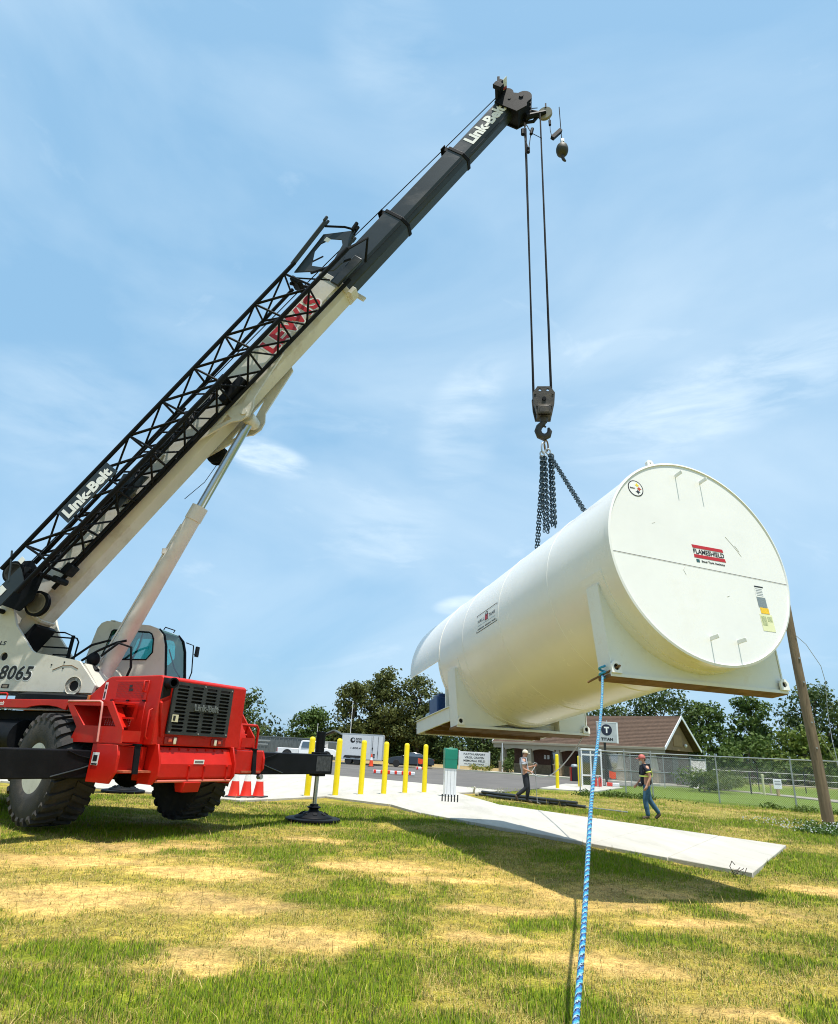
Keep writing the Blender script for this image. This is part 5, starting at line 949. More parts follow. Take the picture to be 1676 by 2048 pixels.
# ------------------------------------------------------------------ traffic cones by the crane
def cone(x, y, label, g, m=M_CONERED, z=.05, s=1.18, rz=0):
    c = thing('traffic_cone', label, 'cone', at(x * (1.034 if y < 25 else 1), y * (1.034 if y < 25 else 1), z, rz, s), g)
    MB().bb(-.19, .19, -.19, .19, 0, .03).build('base', M_BLKDEC, c, bevel=.008)
    MB().lathe([(.145, .03), (.135, .05), (.115, .18), (.088, .36)], n=18, cap=False).build('body', m, c); MB().lathe([(.088, .36), (.064, .52)], n=18, cap=False).build('reflective_band', M_WHITE, c); MB().lathe([(.064, .52), (.035, .70), (.02, .71)], n=18).build('tip', m, c)
for (x, y, l, r) in ((-4.71, 19.23, 'red traffic cone nearest the crane, leftmost of three', .1), (-4.43, 19.45, 'red traffic cone, middle of the three beside the crane', .4), (-4.13, 19.68, 'red traffic cone, rightmost of the three beside the crane', -.2)): cone(x, y, l, 'three cones beside the crane', rz=r)
cone(-3.05, 60.5, 'small orange cone beside the rear door of the white trailer', None, M_ORANGE, .035, 1.5)
# low striped barricades with flags
def barricade(x, y, rz, ln, label, flags):
    b = thing('barricade', label, 'barricade', at(x, y, .05, rz))
    MB().bb(-ln / 2, ln / 2, -.12, .12, .02, .24).build('beam', M_CARWHT, b, bevel=.04)
    n = int(ln / .42)
    for k in range(n): x0 = -ln / 2 + k * ln / n; MB().bb(x0 + .02, x0 + ln / n * .55, -.123, .123, .025, .243).build('red_band', M_CONERED, b, bevel=.04)
    for fx in flags:
        MB().cyl((fx, 0, .2), (fx, 0, .95), .012, n=6).build('flag_staff', M_GALV, b)
        me = [(fx, 0, .95), (fx + .2, -.05, .90), (fx + .42, .04, .86), (fx + .40, .02, .50), (fx + .2, -.06, .46), (fx, 0, .55)]
        MB().add(me + [(p[0], p[1] + .01, p[2]) for p in me], [(0, 1, 4, 5), (1, 2, 3, 4), (6, 11, 10, 7), (7, 10, 9, 8), (0, 6, 7, 1), (1, 7, 8, 2), (2, 8, 9, 3), (3, 9, 10, 4), (4, 10, 11, 5), (5, 11, 6, 0)]).build('flag', M_ORANGE, b, 60)
barricade(-.7, 43.5, rad(-6), 2.7, 'long low red and white barricade lying on the asphalt behind the bollards', ())
barricade(1.35, 57.5, rad(-4), .9, 'short barricade with an orange flag in front of the black car', (-.3,))
barricade(13.2, 43.2, rad(-30), .8, 'short barricade with an orange flag beside the white gate frame', (-.2,))

# ------------------------------------------------------------------ vehicles
def car_wheel(parent, x, y, r, w=.2):
    wl_ = grp('wheel', parent); s = -1 if y < 0 else 1
    MB().lathe([(r * .68, y - w / 2), (r * .95, y - w / 2), (r, y - w * .3), (r, y + w * .3), (r * .95, y + w / 2), (r * .68, y + w / 2)], (x, 0, r), (0, 1, 0), 24).build('tyre', M_TYRE, wl_)
    MB().lathe([(r * .68, y + s * w * .42), (r * .6, y + s * w * .36), (r * .2, y + s * w * .45), (r * .1, y + s * w * .46)], (x, 0, r), (0, 1, 0), 20).build('rim', M_ALU, wl_)
def body_loft(prof, w, inset_top, zmid, zt):
    """side profile (x,z) swept across the width, tucking in towards the roof"""
    rings = []
    for f in (-1, -.92, -.5, .5, .92, 1):
        ring = []
        for (x, z) in prof:
            k = max(0, (z - zmid) / (zt - zmid)); ww = w / 2 - inset_top * k; shr = .985 if abs(f) == 1 else 1
            ring.append((x * shr, f * ww, zmid + (z - zmid) * (1 if abs(f) < 1 else .96)))
        rings.append(ring)
    return rings
# black coupe
car = thing('black_car', 'black coupe parked along the edge of the asphalt', 'car', at(.46, 64.2, .05, rad(182)))
cp_ = [(-2.2, .30), (-2.22, .62), (-2.12, .86), (-1.55, .96), (-.85, 1.30), (-.3, 1.36), (.15, 1.34), (.85, 1.0), (1.75, .86), (2.12, .70), (2.18, .42), (2.12, .28)]
MB().loft(body_loft(cp_, 1.8, .26, .7, 1.36)).build('body', M_CARBLK, car, 30, bevel=.03)
for s in (-1, 1): MB().add([(-1.30, s * .80, .98), (-.80, s * .705, 1.22), (-.28, s * .685, 1.28), (.12, s * .69, 1.26), (.70, s * .79, .99)], [(0, 1, 2, 3, 4)]).build('side_window', M_DGLASS, car, None)
MB().add([(.20, -.62, 1.325), (.20, .62, 1.325), (.86, .72, 1.012), (.86, -.72, 1.012)], [(0, 1, 2, 3)]).build('windshield', M_DGLASS, car, None)
for x in (-1.35, 1.35):
    for y in (-.80, .80): car_wheel(car, x, y, .33, .22)
MB().box((.75, -.98, 1.0), (.16, .14, .12)).box((.75, .98, 1.0), (.16, .14, .12)).build('mirror', M_CARBLK, car, bevel=.03)
for s in (-1, 1): MB().box((2.12, s * .62, .66), (.08, .34, .12)).build('headlight', M_ALU, car, bevel=.03); MB().box((-2.18, s * .62, .74), (.06, .4, .12)).build('tail_light', M_LAMP, car, bevel=.02)
MB().bb(-2.0, 2.0, -.78, .78, .18, .34).build('underbody', M_BLKDEC, car); MB().cyl((.35, .905, .80), (.35, .915, .80), .13, n=16).build('door_sticker', M_WHITE, car)
# white crew-cab pickup
tk = thing('pickup_truck', 'white crew cab pickup truck parked behind the outrigger beam', 'truck', at(-10.0, 69.2, .05, rad(2)))
MB().loft(body_loft([(-3.0, .50), (-3.02, 1.14), (-.95, 1.14), (-.9, 1.10), (-.9, .50)], 2.0, .0, 1, 2)).build('bed', M_CARWHT, tk, bevel=.03)
MB().loft(body_loft([(-.88, .50), (-.88, 1.18), (-.70, 1.86), (-.55, 1.93), (.95, 1.93), (1.15, 1.86), (1.70, 1.28), (2.75, 1.18), (2.92, .98), (2.95, .50)], 2.0, .22, 1.15, 1.93)).build('cab', M_CARWHT, tk, 30, bevel=.03)
for s in (-1, 1):
    for q in ([(-.66, 1.24), (-.56, 1.80), (.25, 1.82), (.25, 1.24)], [(.36, 1.24), (.36, 1.82), (.98, 1.80), (1.45, 1.30), (1.4, 1.24)]): MB().add([(x, s * (1.006 - .22 * max(0, (z - 1.15) / .78)), z) for x, z in q], [tuple(range(len(q)))]).build('side_window', M_DGLASS, tk, None)
    MB().box((1.25, s * 1.12, 1.32), (.18, .2, .24)).build('mirror', M_BLKDEC, tk, bevel=.03); MB().box((-3.02, s * .9, .92), (.06, .16, .36)).build('tail_light', M_LAMP, tk); MB().box((2.90, s * .75, .95), (.1, .36, .2)).build('headlight', M_ALU, tk, bevel=.03)
    for x in (-2.0, 1.95): MB().cyl((x, s * 1.0, .52), (x, s * 1.012, .52), .50, n=24).build('wheel_arch', M_BLKDEC, tk)
MB().add([(1.16, -.74, 1.85), (1.16, .74, 1.85), (1.68, .92, 1.31), (1.68, -.92, 1.31)], [(0, 1, 2, 3)]).build('windshield', M_DGLASS, tk, None)
for x in (-2.0, 1.95):
    for y in (-.93, .93): car_wheel(tk, x, y, .40, .26)
MB().bb(2.9, 3.1, -.95, .95, .5, .75).bb(-3.15, -3.0, -.95, .95, .55, .72).build('bumper', M_ALU, tk, bevel=.03); MB().bb(2.94, 2.98, -.55, .55, .8, 1.1).build('radiator_grille', M_BLKDEC, tk)
# enclosed trailer
tr = thing('cargo_trailer', 'white enclosed cargo trailer with black round logo', 'trailer', at(-4.15, 65.2, .05, rad(-2)))
MB().bb(-2.0, 1.95, -1.05, 1.05, .48, 2.75).build('box', M_TLR, tr, bevel=.04)
for x in (-1.99, .83, 1.93): MB().bb(x, x + .035, -1.062, -1.05, .50, 2.72).build('corner_trim', M_ALU, tr)
MB().bb(-2.0, 1.95, -1.062, -1.05, .46, .54).bb(-2.0, 1.95, -1.062, -1.05, 2.68, 2.76).build('edge_trim', M_ALU, tr)
for x in (.98, 1.50): MB().cyl((x, -1.08, .6), (x, -1.08, 2.6), .015, n=6).box((x, -1.09, 1.1), (.04, .04, .3)).build('door_bar', M_BLKDEC, tr)
[MB().box(a_, b_).build('latch', M_BLKDEC, tr) for a_, b_ in (((.98, -1.07, 1.5), (.12, .02, .16)), ((1.15, -1.07, .95), (.2, .02, .12)), ((1.15, -1.07, .75), (.2, .02, .10)))]
for x in (-1.25, -.45): car_wheel(tr, x, -.95, .33, .2); car_wheel(tr, x, .95, .33, .2)
MB().prism([(-1.75, .60), (-1.6, .80), (-.1, .80), (.05, .60)], -1.10, -.9, 'xz').build('mudguard', M_BLKDEC, tr); MB().bb(-2.2, -2.0, -.3, .3, .5, 1.5).build('tongue_box', M_BLKDEC, tr)
TL = lambda x, z: Matrix.Translation((x, -1.054, z)) @ XZ
plate('logo_ring', [circ(-.95, 2.16, .24, 24), circ(-.90, 2.20, .12, 18)], .004, Matrix.Translation((0, -1.054, 0)) @ XZ, M_BLKDEC, tr)
text('lettering', 'tom', TL(-.38, 2.28), M_BLKDEC, tr, width=.55, height=.26, bold=.02); text('lettering', 'green', TL(-.30, 1.97), M_BLKDEC, tr, width=.72, height=.28, bold=.02); text('phone_lettering', '1.800.4', TL(-.62, 1.46), M_BLKDEC, tr, width=.95, height=.17, bold=.02)
# plain white trailer half hidden behind the crane
t2 = thing('utility_trailer', 'small white box trailer half hidden behind the crane rail', 'trailer', at(-16.4, 60.5, .05, rad(8)))
MB().bb(-1.1, 1.1, -1.6, 1.6, .45, 2.45).build('box', M_TLR, t2, bevel=.03); MB().bb(.02, .05, -1.612, -1.6, .5, 2.4).build('door_seam', M_BLKDEC, t2); MB().bb(-1.1, 1.1, -1.61, -1.6, 2.36, 2.45).build('top_trim', M_GALV, t2)
for x in (-1.0, 1.0): car_wheel(t2, x, -.4, .3)
MB().bb(-.06, .06, -2.3, -1.6, .4, .5).build('tongue', M_BLKDEC, t2)
# sheet-metal skip behind the pickup
dm = thing('metal_skip', 'long dark grey corrugated skip behind the white pickup', 'skip', at(-13.2, 74.5, 0))
MB().bb(-3.2, 3.0, -1.2, 1.2, .25, 2.15).build('bin', M_GREYB, dm, bevel=.03)
for k in range(13): MB().bb(-3.15 + k * .49, -3.05 + k * .49, -1.26, -1.2, .3, 2.1).build('rib', M_GREYB, dm)
MB().bb(-3.25, 3.05, -1.25, 1.25, 2.15, 2.25).build('rim', M_GREYB, dm); MB().bb(-3.0, -1.6, -1.272, -1.262, 1.7, 1.85).bb(-3.0, -1.8, -1.272, -1.262, 1.35, 1.48).build('marking', M_GALV, dm); MB().bb(-3.0, 2.8, -1.0, 1.0, 0, .25).build('skid', M_BLKDEC, dm)
hs = thing('shed', 'small pale shed with a grey gable roof beyond the pickup', 'shed', at(-9.0, 84, 0))
MB().bb(-2.6, 2.6, -2, 2, 0, 2.1).build('wall', M_TLR, hs); MB().prism([(-3.0, 2.05), (0, 3.5), (3.0, 2.05), (0, 3.35)], -2.3, 2.3, 'xz').build('roof', M_GREYB, hs); MB().bb(-.5, .5, -2.03, -2, 0, 2).build('door', M_GREYB, hs)
for (x, y, h, l) in ((-6.6, 78, 6.6, 'thin white flagpole rising in front of the tall trees'), (-11.0, 82, 4.0, 'short white pole beside the shed')):
    o = MB().cyl((0, 0, 0), (0, 0, h), .055, .035, n=8).ball((0, 0, h), .07, 8, 6).build('flagpole', M_TLR); o.location = (x, y, 0); tag(o, l, 'pole')

# ------------------------------------------------------------------ airport sign
sg = thing('airport_sign', 'white wooden airport sign reading FULTON AIRPORT between two posts', 'sign', at(6.70, 66, 0, rad(-2)))
MB().bb(-1.42, 1.40, -.04, .04, .42, 1.74).build('board', M_CARWHT, sg, bevel=.01)
for x in (-1.47, 1.47): MB().bb(x - .07, x + .07, -.07, .07, 0, 1.84).build('post', M_CARWHT, sg, bevel=.01)
for t, z, w in (('FULTON AIRPORT', 1.52, 2.1), ('VIRGIL CRAVEN', 1.22, 1.9), ('MEMORIAL FIELD', .92, 2.1), ('FULTON, KENTUCKY', .62, 1.9)): text('lettering', t, Matrix.Translation((0, -.044, z)) @ XZ, M_BLKDEC, sg, width=w, height=.19 if z > .7 else .13, bold=.025)
# TITAN pole sign
ts = thing('pole_sign', 'grey pole sign with a T roundel reading TITAN', 'sign', at(13.55, 45, 0, rad(-4)))
MB().bb(-.70, .66, -.12, .12, 2.72, 4.02).build('cabinet', mat('sign_grey', (.46, .48, .50), .4), ts, bevel=.02); MB().bb(.60, .70, -.13, .13, 2.70, 4.04).bb(-.72, .70, -.13, .13, 4.0, 4.05).build('frame', M_CARWHT, ts)
for x in (-.2, ): MB().bb(x - .07, x + .07, -.06, .06, 0, 2.72).build('post', M_DOOR, ts)
MB().cyl((0, 0, 4.05), (0, 0, 4.15), .03, n=6).build('lifting_eye', M_GALV, ts)
plate('roundel', [circ(-.06, 3.53, .36, 36)], .006, Matrix.Translation((0, -.125, 0)) @ XZ, mat('navy_ink', (.012, .016, .04)), ts); text('roundel_letter', 'T', Matrix.Translation((-.06, -.130, 3.53)) @ XZ, M_WHITE, ts, width=.34, height=.40, bold=.05); text('lettering', 'TITAN', Matrix.Translation((-.06, -.125, 2.94)) @ XZ, M_BLKDEC, ts, width=.80, height=.19, bold=.05)

# ------------------------------------------------------------------ airport building
bd = thing('airport_building', 'low brick airport building with a brown shingled gable roof', 'building', M_BD)
LB = 15.5; EZ = 2.75; DEP = 7.0; RZ = 5.35; OV = 1.6
MB().bb(.6, LB - .5, OV, DEP, 0, EZ).build('wall', M_BRICK, bd)
MB().bb(.55, LB - .45, OV - .03, OV, 0, .95).build('stone_wainscot', M_STONE, bd)
# roof: two slopes, each with its courses of shingles
for nm, sgn in (('roof', -1), ('roof', 1)):
    ye, yr = (-.45, DEP / 2) if sgn < 0 else (DEP + .45, DEP / 2)
    r_ = grp('roof', bd); n = 22; sl = Vector((0, yr - ye, RZ - EZ))
    for k in range(n):
        a, b = k / n, (k + 1) / n + .01; y0, z0, y1, z1 = ye + sl.y * a, EZ + sl.z * a, ye + sl.y * b, EZ + sl.z * b
        MB().add([(-.5, y0, z0 + .06), (LB + .5, y0, z0 + .06), (LB + .5, y1, z1 + .03), (-.5, y1, z1 + .03), (-.5, y0, z0 - .05), (LB + .5, y0, z0 - .05), (LB + .5, y1, z1 - .06), (-.5, y1, z1 - .06)], [(0, 1, 2, 3), (4, 7, 6, 5), (0, 4, 5, 1), (1, 5, 6, 2), (2, 6, 7, 3), (3, 7, 4, 0)]).build('shingle_course', M_ROOF, r_)
    for x in (-.56, LB + .5): MB().add([(x, ye, EZ - .14), (x + .06, ye, EZ - .14), (x + .06, yr, RZ - .14), (x, yr, RZ - .14), (x, ye, EZ + .10), (x + .06, ye, EZ + .10), (x + .06, yr, RZ + .10), (x, yr, RZ + .10)], [(0, 1, 2, 3), (4, 7, 6, 5), (0, 4, 5, 1), (1, 5, 6, 2), (2, 6, 7, 3), (3, 7, 4, 0)]).build('rake_board', M_CARWHT, r_)
MB().bb(-.5, LB + .5, -.53, -.452, EZ - .16, EZ + .03).build('gutter', M_TRIM, bd, bevel=.02); MB().bb(-.4, LB + .4, -.40, -.2, EZ - .5, EZ - .12).build('beam', M_TRIM, bd)
for x in (.0, LB - .1): MB().prism([(-.2, EZ - .1), (DEP, EZ - .1), (DEP / 2, RZ - .15)], x, x + .1, 'yz').build('gable', M_GABLE, bd)
MB().bb(LB + .01, LB + .05, 2.6, 4.4, 3.0, 3.9).build('gable_panel', mat('gable_orange', (.34, .20, .09), .8), bd); MB().ball((LB + .15, 4.9, 3.1), .14, 8, 6).build('gable_lamp', M_WHITE, bd)
# porch columns: stone pier, tapered trim shaft
for cx in (.6, 3.5, 6.4, 9.3, 12.2, 14.9):
    c_ = grp('porch_column', bd)
    MB().bb(cx - .36, cx + .36, -.48, .16, .16, 1.0).build('stone_pier', M_STONE, c_, bevel=.02); MB().bb(cx - .40, cx + .40, -.52, .20, 1.0, 1.08).build('pier_cap', M_TRIM, c_)
    MB().loft([[(cx + a * w_, -.16 + b * w_, z) for a, b in ((-1, -1), (1, -1), (1, 1), (-1, 1))] for z, w_ in ((1.08, .27), (2.30, .16))]).build('shaft', M_TRIM, c_)
for x0, x1 in ((.9, 3.2), (3.8, 6.1), (6.7, 9.0), (9.6, 11.9), (12.5, 14.6)):
    n = 8; top = [(x0 + (x1 - x0) * k / n, EZ - .50 + .0 - (.16 * (2 * k / n - 1) ** 2)) for k in range(n + 1)]
    MB().prism(top + [(x1, EZ - .45), (x0, EZ - .45)], -.38, -.24, 'xz').build('arch_trim', M_TRIM, bd)
for (x0, x1, z0, z1, nm) in ((4.6, 5.7, .16, 2.15, 'door'), (1.4, 2.8, .95, 2.0, 'window'), (7.1, 8.6, .95, 2.0, 'window'), (10.0, 11.4, .16, 2.2, 'door'), (12.9, 14.3, .95, 2.0, 'window')):
    g_ = grp(nm, bd); MB().bb(x0, x1, OV - .05, OV - .031, z0, z1).build('frame', M_DOOR, g_); MB().bb(x0 + .1, x1 - .1, OV - .06, OV - .051, z0 + .1, z1 - .1).build('pane', M_DGLASS, g_)
for x in (3.9, 4.25): MB().bb(x, x + .22, OV - .075, OV - .062, 1.45, 1.8).build('notice', M_WHITE, bd)
MB().bb(.66, .74, -.56, -.48, .16, EZ - .1).build('downspout', M_CARWHT, bd); MB().bb(5.6, 6.0, 1.1, 1.4, 3.75, 4.1).build('roof_vent', M_TRIM, bd); MB().bb(LB + .01, LB + .04, 2.0, 3.2, .16, 2.2).build('side_door', M_DOOR, bd)
# litter bin, gate frame with extinguishers
bn = thing('litter_bin', 'black litter bin with a rounded grey hood beside the sidewalk', 'bin', at(12.75, 51, .05)); MB().bb(-.27, .27, -.27, .27, 0, .98).build('body', M_BLKDEC, bn, bevel=.03); MB().lathe([(.28, .98), (.27, 1.08), (.18, 1.16), (.05, 1.18)], n=16).build('hood', M_GALV, bn); MB().bb(-.34, -.28, -.2, .2, 0, .95).build('red_side', M_LAMP, bn)
gf = thing('gate_frame', 'white framed glazed cabinet by the fence with two red extinguishers', 'cabinet', at(10.95, 42, .02, rad(4)))
for x in (0, .58, 1.25): MB().bb(x - .04, x + .04, -.04, .04, 0, 2.15).build('post', M_CARWHT, gf)
MB().bb(-.04, 1.29, -.041, .041, 2.12, 2.22).bb(.04, 1.21, -.039, .039, 1.80, 1.90).bb(.04, 1.21, -.039, .039, .62, .70).bb(-.04, 1.29, -.041, .041, 0, .06).build('rail', M_CARWHT, gf)
for (x0, x1, z0, z1) in ((.06, .52, .72, 1.78), (.64, 1.19, .72, 1.78), (.06, .52, .1, .6), (.64, 1.19, 1.92, 2.10), (.06, .52, 1.92, 2.10)): MB().bb(x0, x1, -.008, .008, z0, z1).build('pane', M_DGLASS, gf)
for k, x in enumerate((.78, 1.06)):
    e = thing('fire_extinguisher', ('left', 'right')[k] + ' red fire extinguisher in the white framed cabinet', 'extinguisher', at(10.95 + x, 41.8 + x * .07, .08), 'extinguishers in the cabinet'); MB().lathe([(.09, 0), (.10, .03), (.10, .42), (.06, .50), (.03, .53)], n=14).build('cylinder', M_CONERED, e); MB().box((0, 0, .56), (.05, .12, .05)).tube([(0, -.04, .55), (0, -.14, .45), (0, -.12, .2)], .015, 5).build('valve', M_BLKDEC, e)

# ------------------------------------------------------------------ chain link fences
def fence(name, label, pts, h, posts_extra=True, wire=True, lean=0, rail2=None, dia=.085):
    f = thing(name, label, 'fence', Matrix())
    for i, p in enumerate(pts): MB().cyl((p[0], p[1], 0), (p[0], p[1], h + .12), .034, n=8).build('post', M_GALV, f)
    for a, b in zip(pts, pts[1:]):
        A, B = Vector((a[0], a[1], 0)), Vector((b[0], b[1], 0)); d = B - A; L = d.length; u = d.normalized()
        MB().cyl(A + Vector((0, 0, h)), B + Vector((0, 0, h)), .026, n=8).build('top_rail', M_GALV, f)
        if rail2: MB().cyl(A + Vector((0, 0, rail2)), B + Vector((0, 0, rail2)), .022, n=8).build('mid_rail', M_GALV, f)
        if wire:
            mb = MB(); hh = h - .06; n = int((L + hh) / dia)
            for k in range(n + 1):
                for sgn in (1, -1):
                    x0 = -hh + k * dia; x1 = x0 + hh; za, zb = (.05, hh + .05) if sgn > 0 else (hh + .05, .05)
                    t0, t1 = max(0, -x0 / hh), min(1, (L - x0) / hh)
                    if t1 <= t0: continue
                    p, q = A + u * (x0 + hh * t0) + Vector((0, 0, za + (zb - za) * t0)), A + u * (x0 + hh * t1) + Vector((0, 0, za + (zb - za) * t1))
                    mb.cyl(p, q, .0026, n=3, cap=False)
            mb.build('wire_mesh', M_GALV, f, None, kind='stuff')
    return f
FP = [(8.7, 33.8), (10.9, 33.6), (12.1, 33.25), (14.75, 32.0), (16.9, 29.5), (18.9, 26.9), (21.0, 24.3), (23.2, 21.7)]
fence('chain_link_fence', 'chain link fence with grey posts running from the cabinet past the utility pole', FP, 2.02)
fence('inner_fence', 'pale screened chain link enclosure beside the airport building', [(12.6, 45.0), (15.5, 46.5), (18.2, 47.6), (20.4, 48.2), (22.2, 49.8)], 2.0, rail2=1.0, dia=.05)
ff = thing('field_fence', 'low wire fence with thin dark posts across the meadow', 'fence', Matrix())
for k in range(9):
    x, y = 25 + k * 3.2, 55 - k * .9; MB().cyl((x, y, 0), (x, y, 1.55), .04, n=6).build('post', M_HOSE, ff)
for z in (.5, .9, 1.35): MB().cyl((25, 55, z), (25 + 8 * 3.2, 55 - 8 * .9, z), .008, n=4).build('wire', M_GALV, ff)
# small field markers
mk = thing('field_sign', 'small white notice on a short wooden post in the grass beyond the fence', 'sign', at(24.3, 44.3, 0, rad(12))); MB().bb(-.09, .09, -.05, .05, 0, .75).build('post', mat('new_wood', (.42, .30, .14), .8), mk); MB().bb(-.32, .30, -.07, -.05, .42, 1.02).build('board', M_CARWHT, mk, bevel=.01); MB().bb(-.24, .22, -.074, -.071, .84, .92).bb(-.24, .22, -.074, -.071, .66, .76).build('board_print', M_GALV, mk)
for (x, y, h, r, m, l) in ((23.5, 44.5, 1.25, .07, mat('marker_cream', (.66, .62, .36), .6), 'cream coloured marker pipe beyond the fence'), (22.8, 44.8, 1.35, .05, M_HOSE, 'thin dark post beyond the fence beside the marker pipe')):
    o = MB().lathe([(r, 0), (r, h - .12), (r * 1.25, h - .11), (r * 1.25, h), (r * .5, h + .02)], n=10).build('marker_post', m); o.location = (x, y, 0); tag(o, l, 'post')
bar = MB().tube([(25.2, 47.0, .62), (30, 45.6, .60), (38, 43.4, .56)], .05, 6).cyl((25.3, 47, 0), (25.3, 47, .64), .05, n=6).cyl((31, 45.3, 0), (31, 45.3, .64), .05, n=6).build('barrier_rail', M_TRIM); tag(bar, 'low pale barrier rail along the old path beyond the fence', 'rail')
# utility pole
up = thing('utility_pole', 'weathered wooden utility pole leaning at the right edge', 'pole', at(13.55, 22.0, 0))
n = 12; MB().tube([(-.036 * z + .02 * math.sin(z * .9), .0, z) for z in [7.5 * k / n for k in range(n + 1)]], [.175 - .006 * 7.5 * k / n for k in range(n + 1)], 14).build('shaft', M_WOOD, up, 60)
MB().tube([(-.2, -.16, 6.0), (.15, -.12, 5.7), (.62, .0, 5.0), (.75, .1, 4.5), (.78, .3, 3.6), (.7, .2, 2.6), (.62, .0, 2.0), (.60, 0, .3)], .010, 5).build('service_cable', M_GALV, up, 60); MB().tube([(.02, -.165, 2.9), (.55, -.05, 1.9), (1.0, .2, .9), (1.15, .3, 0)], .008, 5).build('guy_wire', M_GALV, up)
for z in (2.3, 3.1, 4.4, 5.2): MB().cyl((-.036 * z, -.175, z), (-.036 * z, -.13, z), .03, n=6).build('nail_plate', M_GALV, up)
# ------------------------------------------------------------------ trees
M_LEAF = attr_mat('leaf', rough=.55, trans=.25, var=.12, vs=2); M_BARK = mat('bark', (.10, .075, .052), .95, 0, .3, 3, .5, 8, stretch=(3, 3, .5))
def foliage(lobes, n, size, cols, seed):
    """leaf clumps spread through a set of lobes (cx,cy,cz,rx,ry,rz): denser towards each lobe's outside"""
    rg = np.random.default_rng(seed); lob = np.array(lobes); vol = lob[:, 3] * lob[:, 4] * lob[:, 5]; k = rg.choice(len(lob), n, p=vol / vol.sum())
    d = rg.normal(size=(n, 3)); d /= np.linalg.norm(d, axis=1)[:, None]; r = rg.random(n) ** .42
    r = r * (1 + .22 * np.sin(d[:, 0] * 7 + k) * np.cos(d[:, 2] * 6 + k * 2) + .10 * rg.normal(size=n))
    c = lob[k, :3] + d * lob[k, 3:6] * r[:, None]
    ok = fbm(c[:, 0] + c[:, 1] * .7, c[:, 2] + c[:, 1] * .4, 1.2, seed % 50, 2) > .36; c = c[ok]; d = d[ok]; k = k[ok]; n = len(c)
    nn = d * .7 + rg.normal(size=(n, 3)) * .7 + np.array([0, 0, .35]); nn /= np.linalg.norm(nn, axis=1)[:, None]
    t = np.cross(nn, rg.normal(size=(n, 3))); t /= np.linalg.norm(t, axis=1)[:, None]; b = np.cross(nn, t); s = size * (.55 + .9 * rg.random(n))[:, None]
    P = np.stack([c - t * s * .5, c + b * s * .32 + nn * s * .08, c + t * s * .5 - nn * s * .1, c - b * s * .32 + nn * s * .08], 1)
    me = bpy.data.meshes.new('crown'); me.vertices.add(n * 4); me.vertices.foreach_set('co', P.astype(np.float32).ravel()); me.loops.add(n * 4); me.loops.foreach_set('vertex_index', np.arange(n * 4, dtype=np.int32)); me.polygons.add(n); me.polygons.foreach_set('loop_start', np.arange(0, n * 4, 4, dtype=np.int32)); me.update(calc_edges=True)
    f = rg.random((n, 1)) * .6 + ((k * 37 % 11) / 11)[:, None] * .4; col = np.array(cols[0]) * (1 - f) + np.array(cols[1]) * f
    ca = me.attributes.new('tint', 'FLOAT_COLOR', 'POINT'); ca.data.foreach_set('color', np.repeat(np.concatenate([col, np.ones((n, 1))], 1), 4, 0).astype(np.float32).ravel())
    return me
def tree_lobes(h, w, trunk, seed, n=19):
    rd = random.Random(seed); L = []
    for i in range(n):
        t = i / (n - 1); z = trunk + (h - trunk) * (.10 + .86 * t); ww = w * (.45 + .75 * math.sin(PI * min(.92, .16 + t * .84))) * .5
        a = i * 2.4 + rd.random(); r = ww * rd.uniform(.3, .95) * (1 - .25 * t); s = rd.uniform(.17, .26) * w * (1 - .15 * t)
        L.append((math.cos(a) * r, math.sin(a) * r, z - s * .3, s * rd.uniform(1.0, 1.4), s * rd.uniform(1.0, 1.4), s * rd.uniform(.65, .95)))
    return L
DARK = ((.036, .064, .018), (.105, .145, .038)); OLIVE = ((.056, .074, .020), (.155, .170, .048)); MID = ((.044, .086, .018), (.12, .175, .038)); BRIGHT = ((.06, .11, .014), (.16, .20, .035))
protos = {}
def tree(x, y, h, w, label, cols=DARK, trunk=.22, seed=1, n=5200, group=None, leaf=.42, name='tree'):
    key = (cols, round(trunk, 2), seed, n)
    t = thing(name, label, 'tree', at(x, y, 0, seed * 1.7 % 6.28), group)
    lobes = tree_lobes(h, w, h * trunk, seed)
    tk_ = MB(); tk_.tube([(0, 0, 0), (.05, 0, h * .18), (-.05, .05, h * .4), (.05, 0, h * .68)], [h * .026, h * .021, h * .015, h * .006], 8)
    for l in lobes[::2]: z0 = max(h * .16, l[2] - h * .22); tk_.tube([(0, 0, z0), (l[0] * .45, l[1] * .45, z0 + (l[2] - z0) * .62), (l[0], l[1], l[2])], [h * .011, h * .008, h * .003], 5)
    tk_.build('trunk', M_BARK, t, 60)
    link('crown', foliage(lobes, n, leaf, cols, seed), M_LEAF, t, None)
    return t
GT = 'tall trees behind the parked vehicles'; GR = 'trees behind the airport building'; GF = 'trees beyond the meadow fence'
tree(-24.6, 97.0, 8.6, 8.83, 'dark tree showing through the rail at the right edge of the crane', DARK, .10, 11, group=None)
tree(-13.4, 96.0, 6.6, 7.0, 'rounded green tree standing alone left of the flagpole', MID, .08, 12, 4600)
tree(-9.8, 97.0, 4.6, 5.0, 'low bushy tree between the lone rounded tree and the tall group', DARK, .05, 13, 3600)
tree(-7.7, 94.0, 10.4, 6.4, 'slimmer olive tree, leftmost of the tall group behind the trailer', OLIVE, .2, 14, 5600, GT)
tree(-3.7, 96.0, 12.8, 7.6, 'tallest tree of the group behind the white trailer', OLIVE, .2, 15, 7600, GT)
tree(1.6, 97.0, 12.2, 8.0, 'broad olive tree behind the black car, right of the tallest', OLIVE, .15, 16, 7200, GT)
tree(6.0, 98.0, 9.5, 8.83, 'dark tree half hidden by the far end of the tank', DARK, .08, 17, 5200, GT)
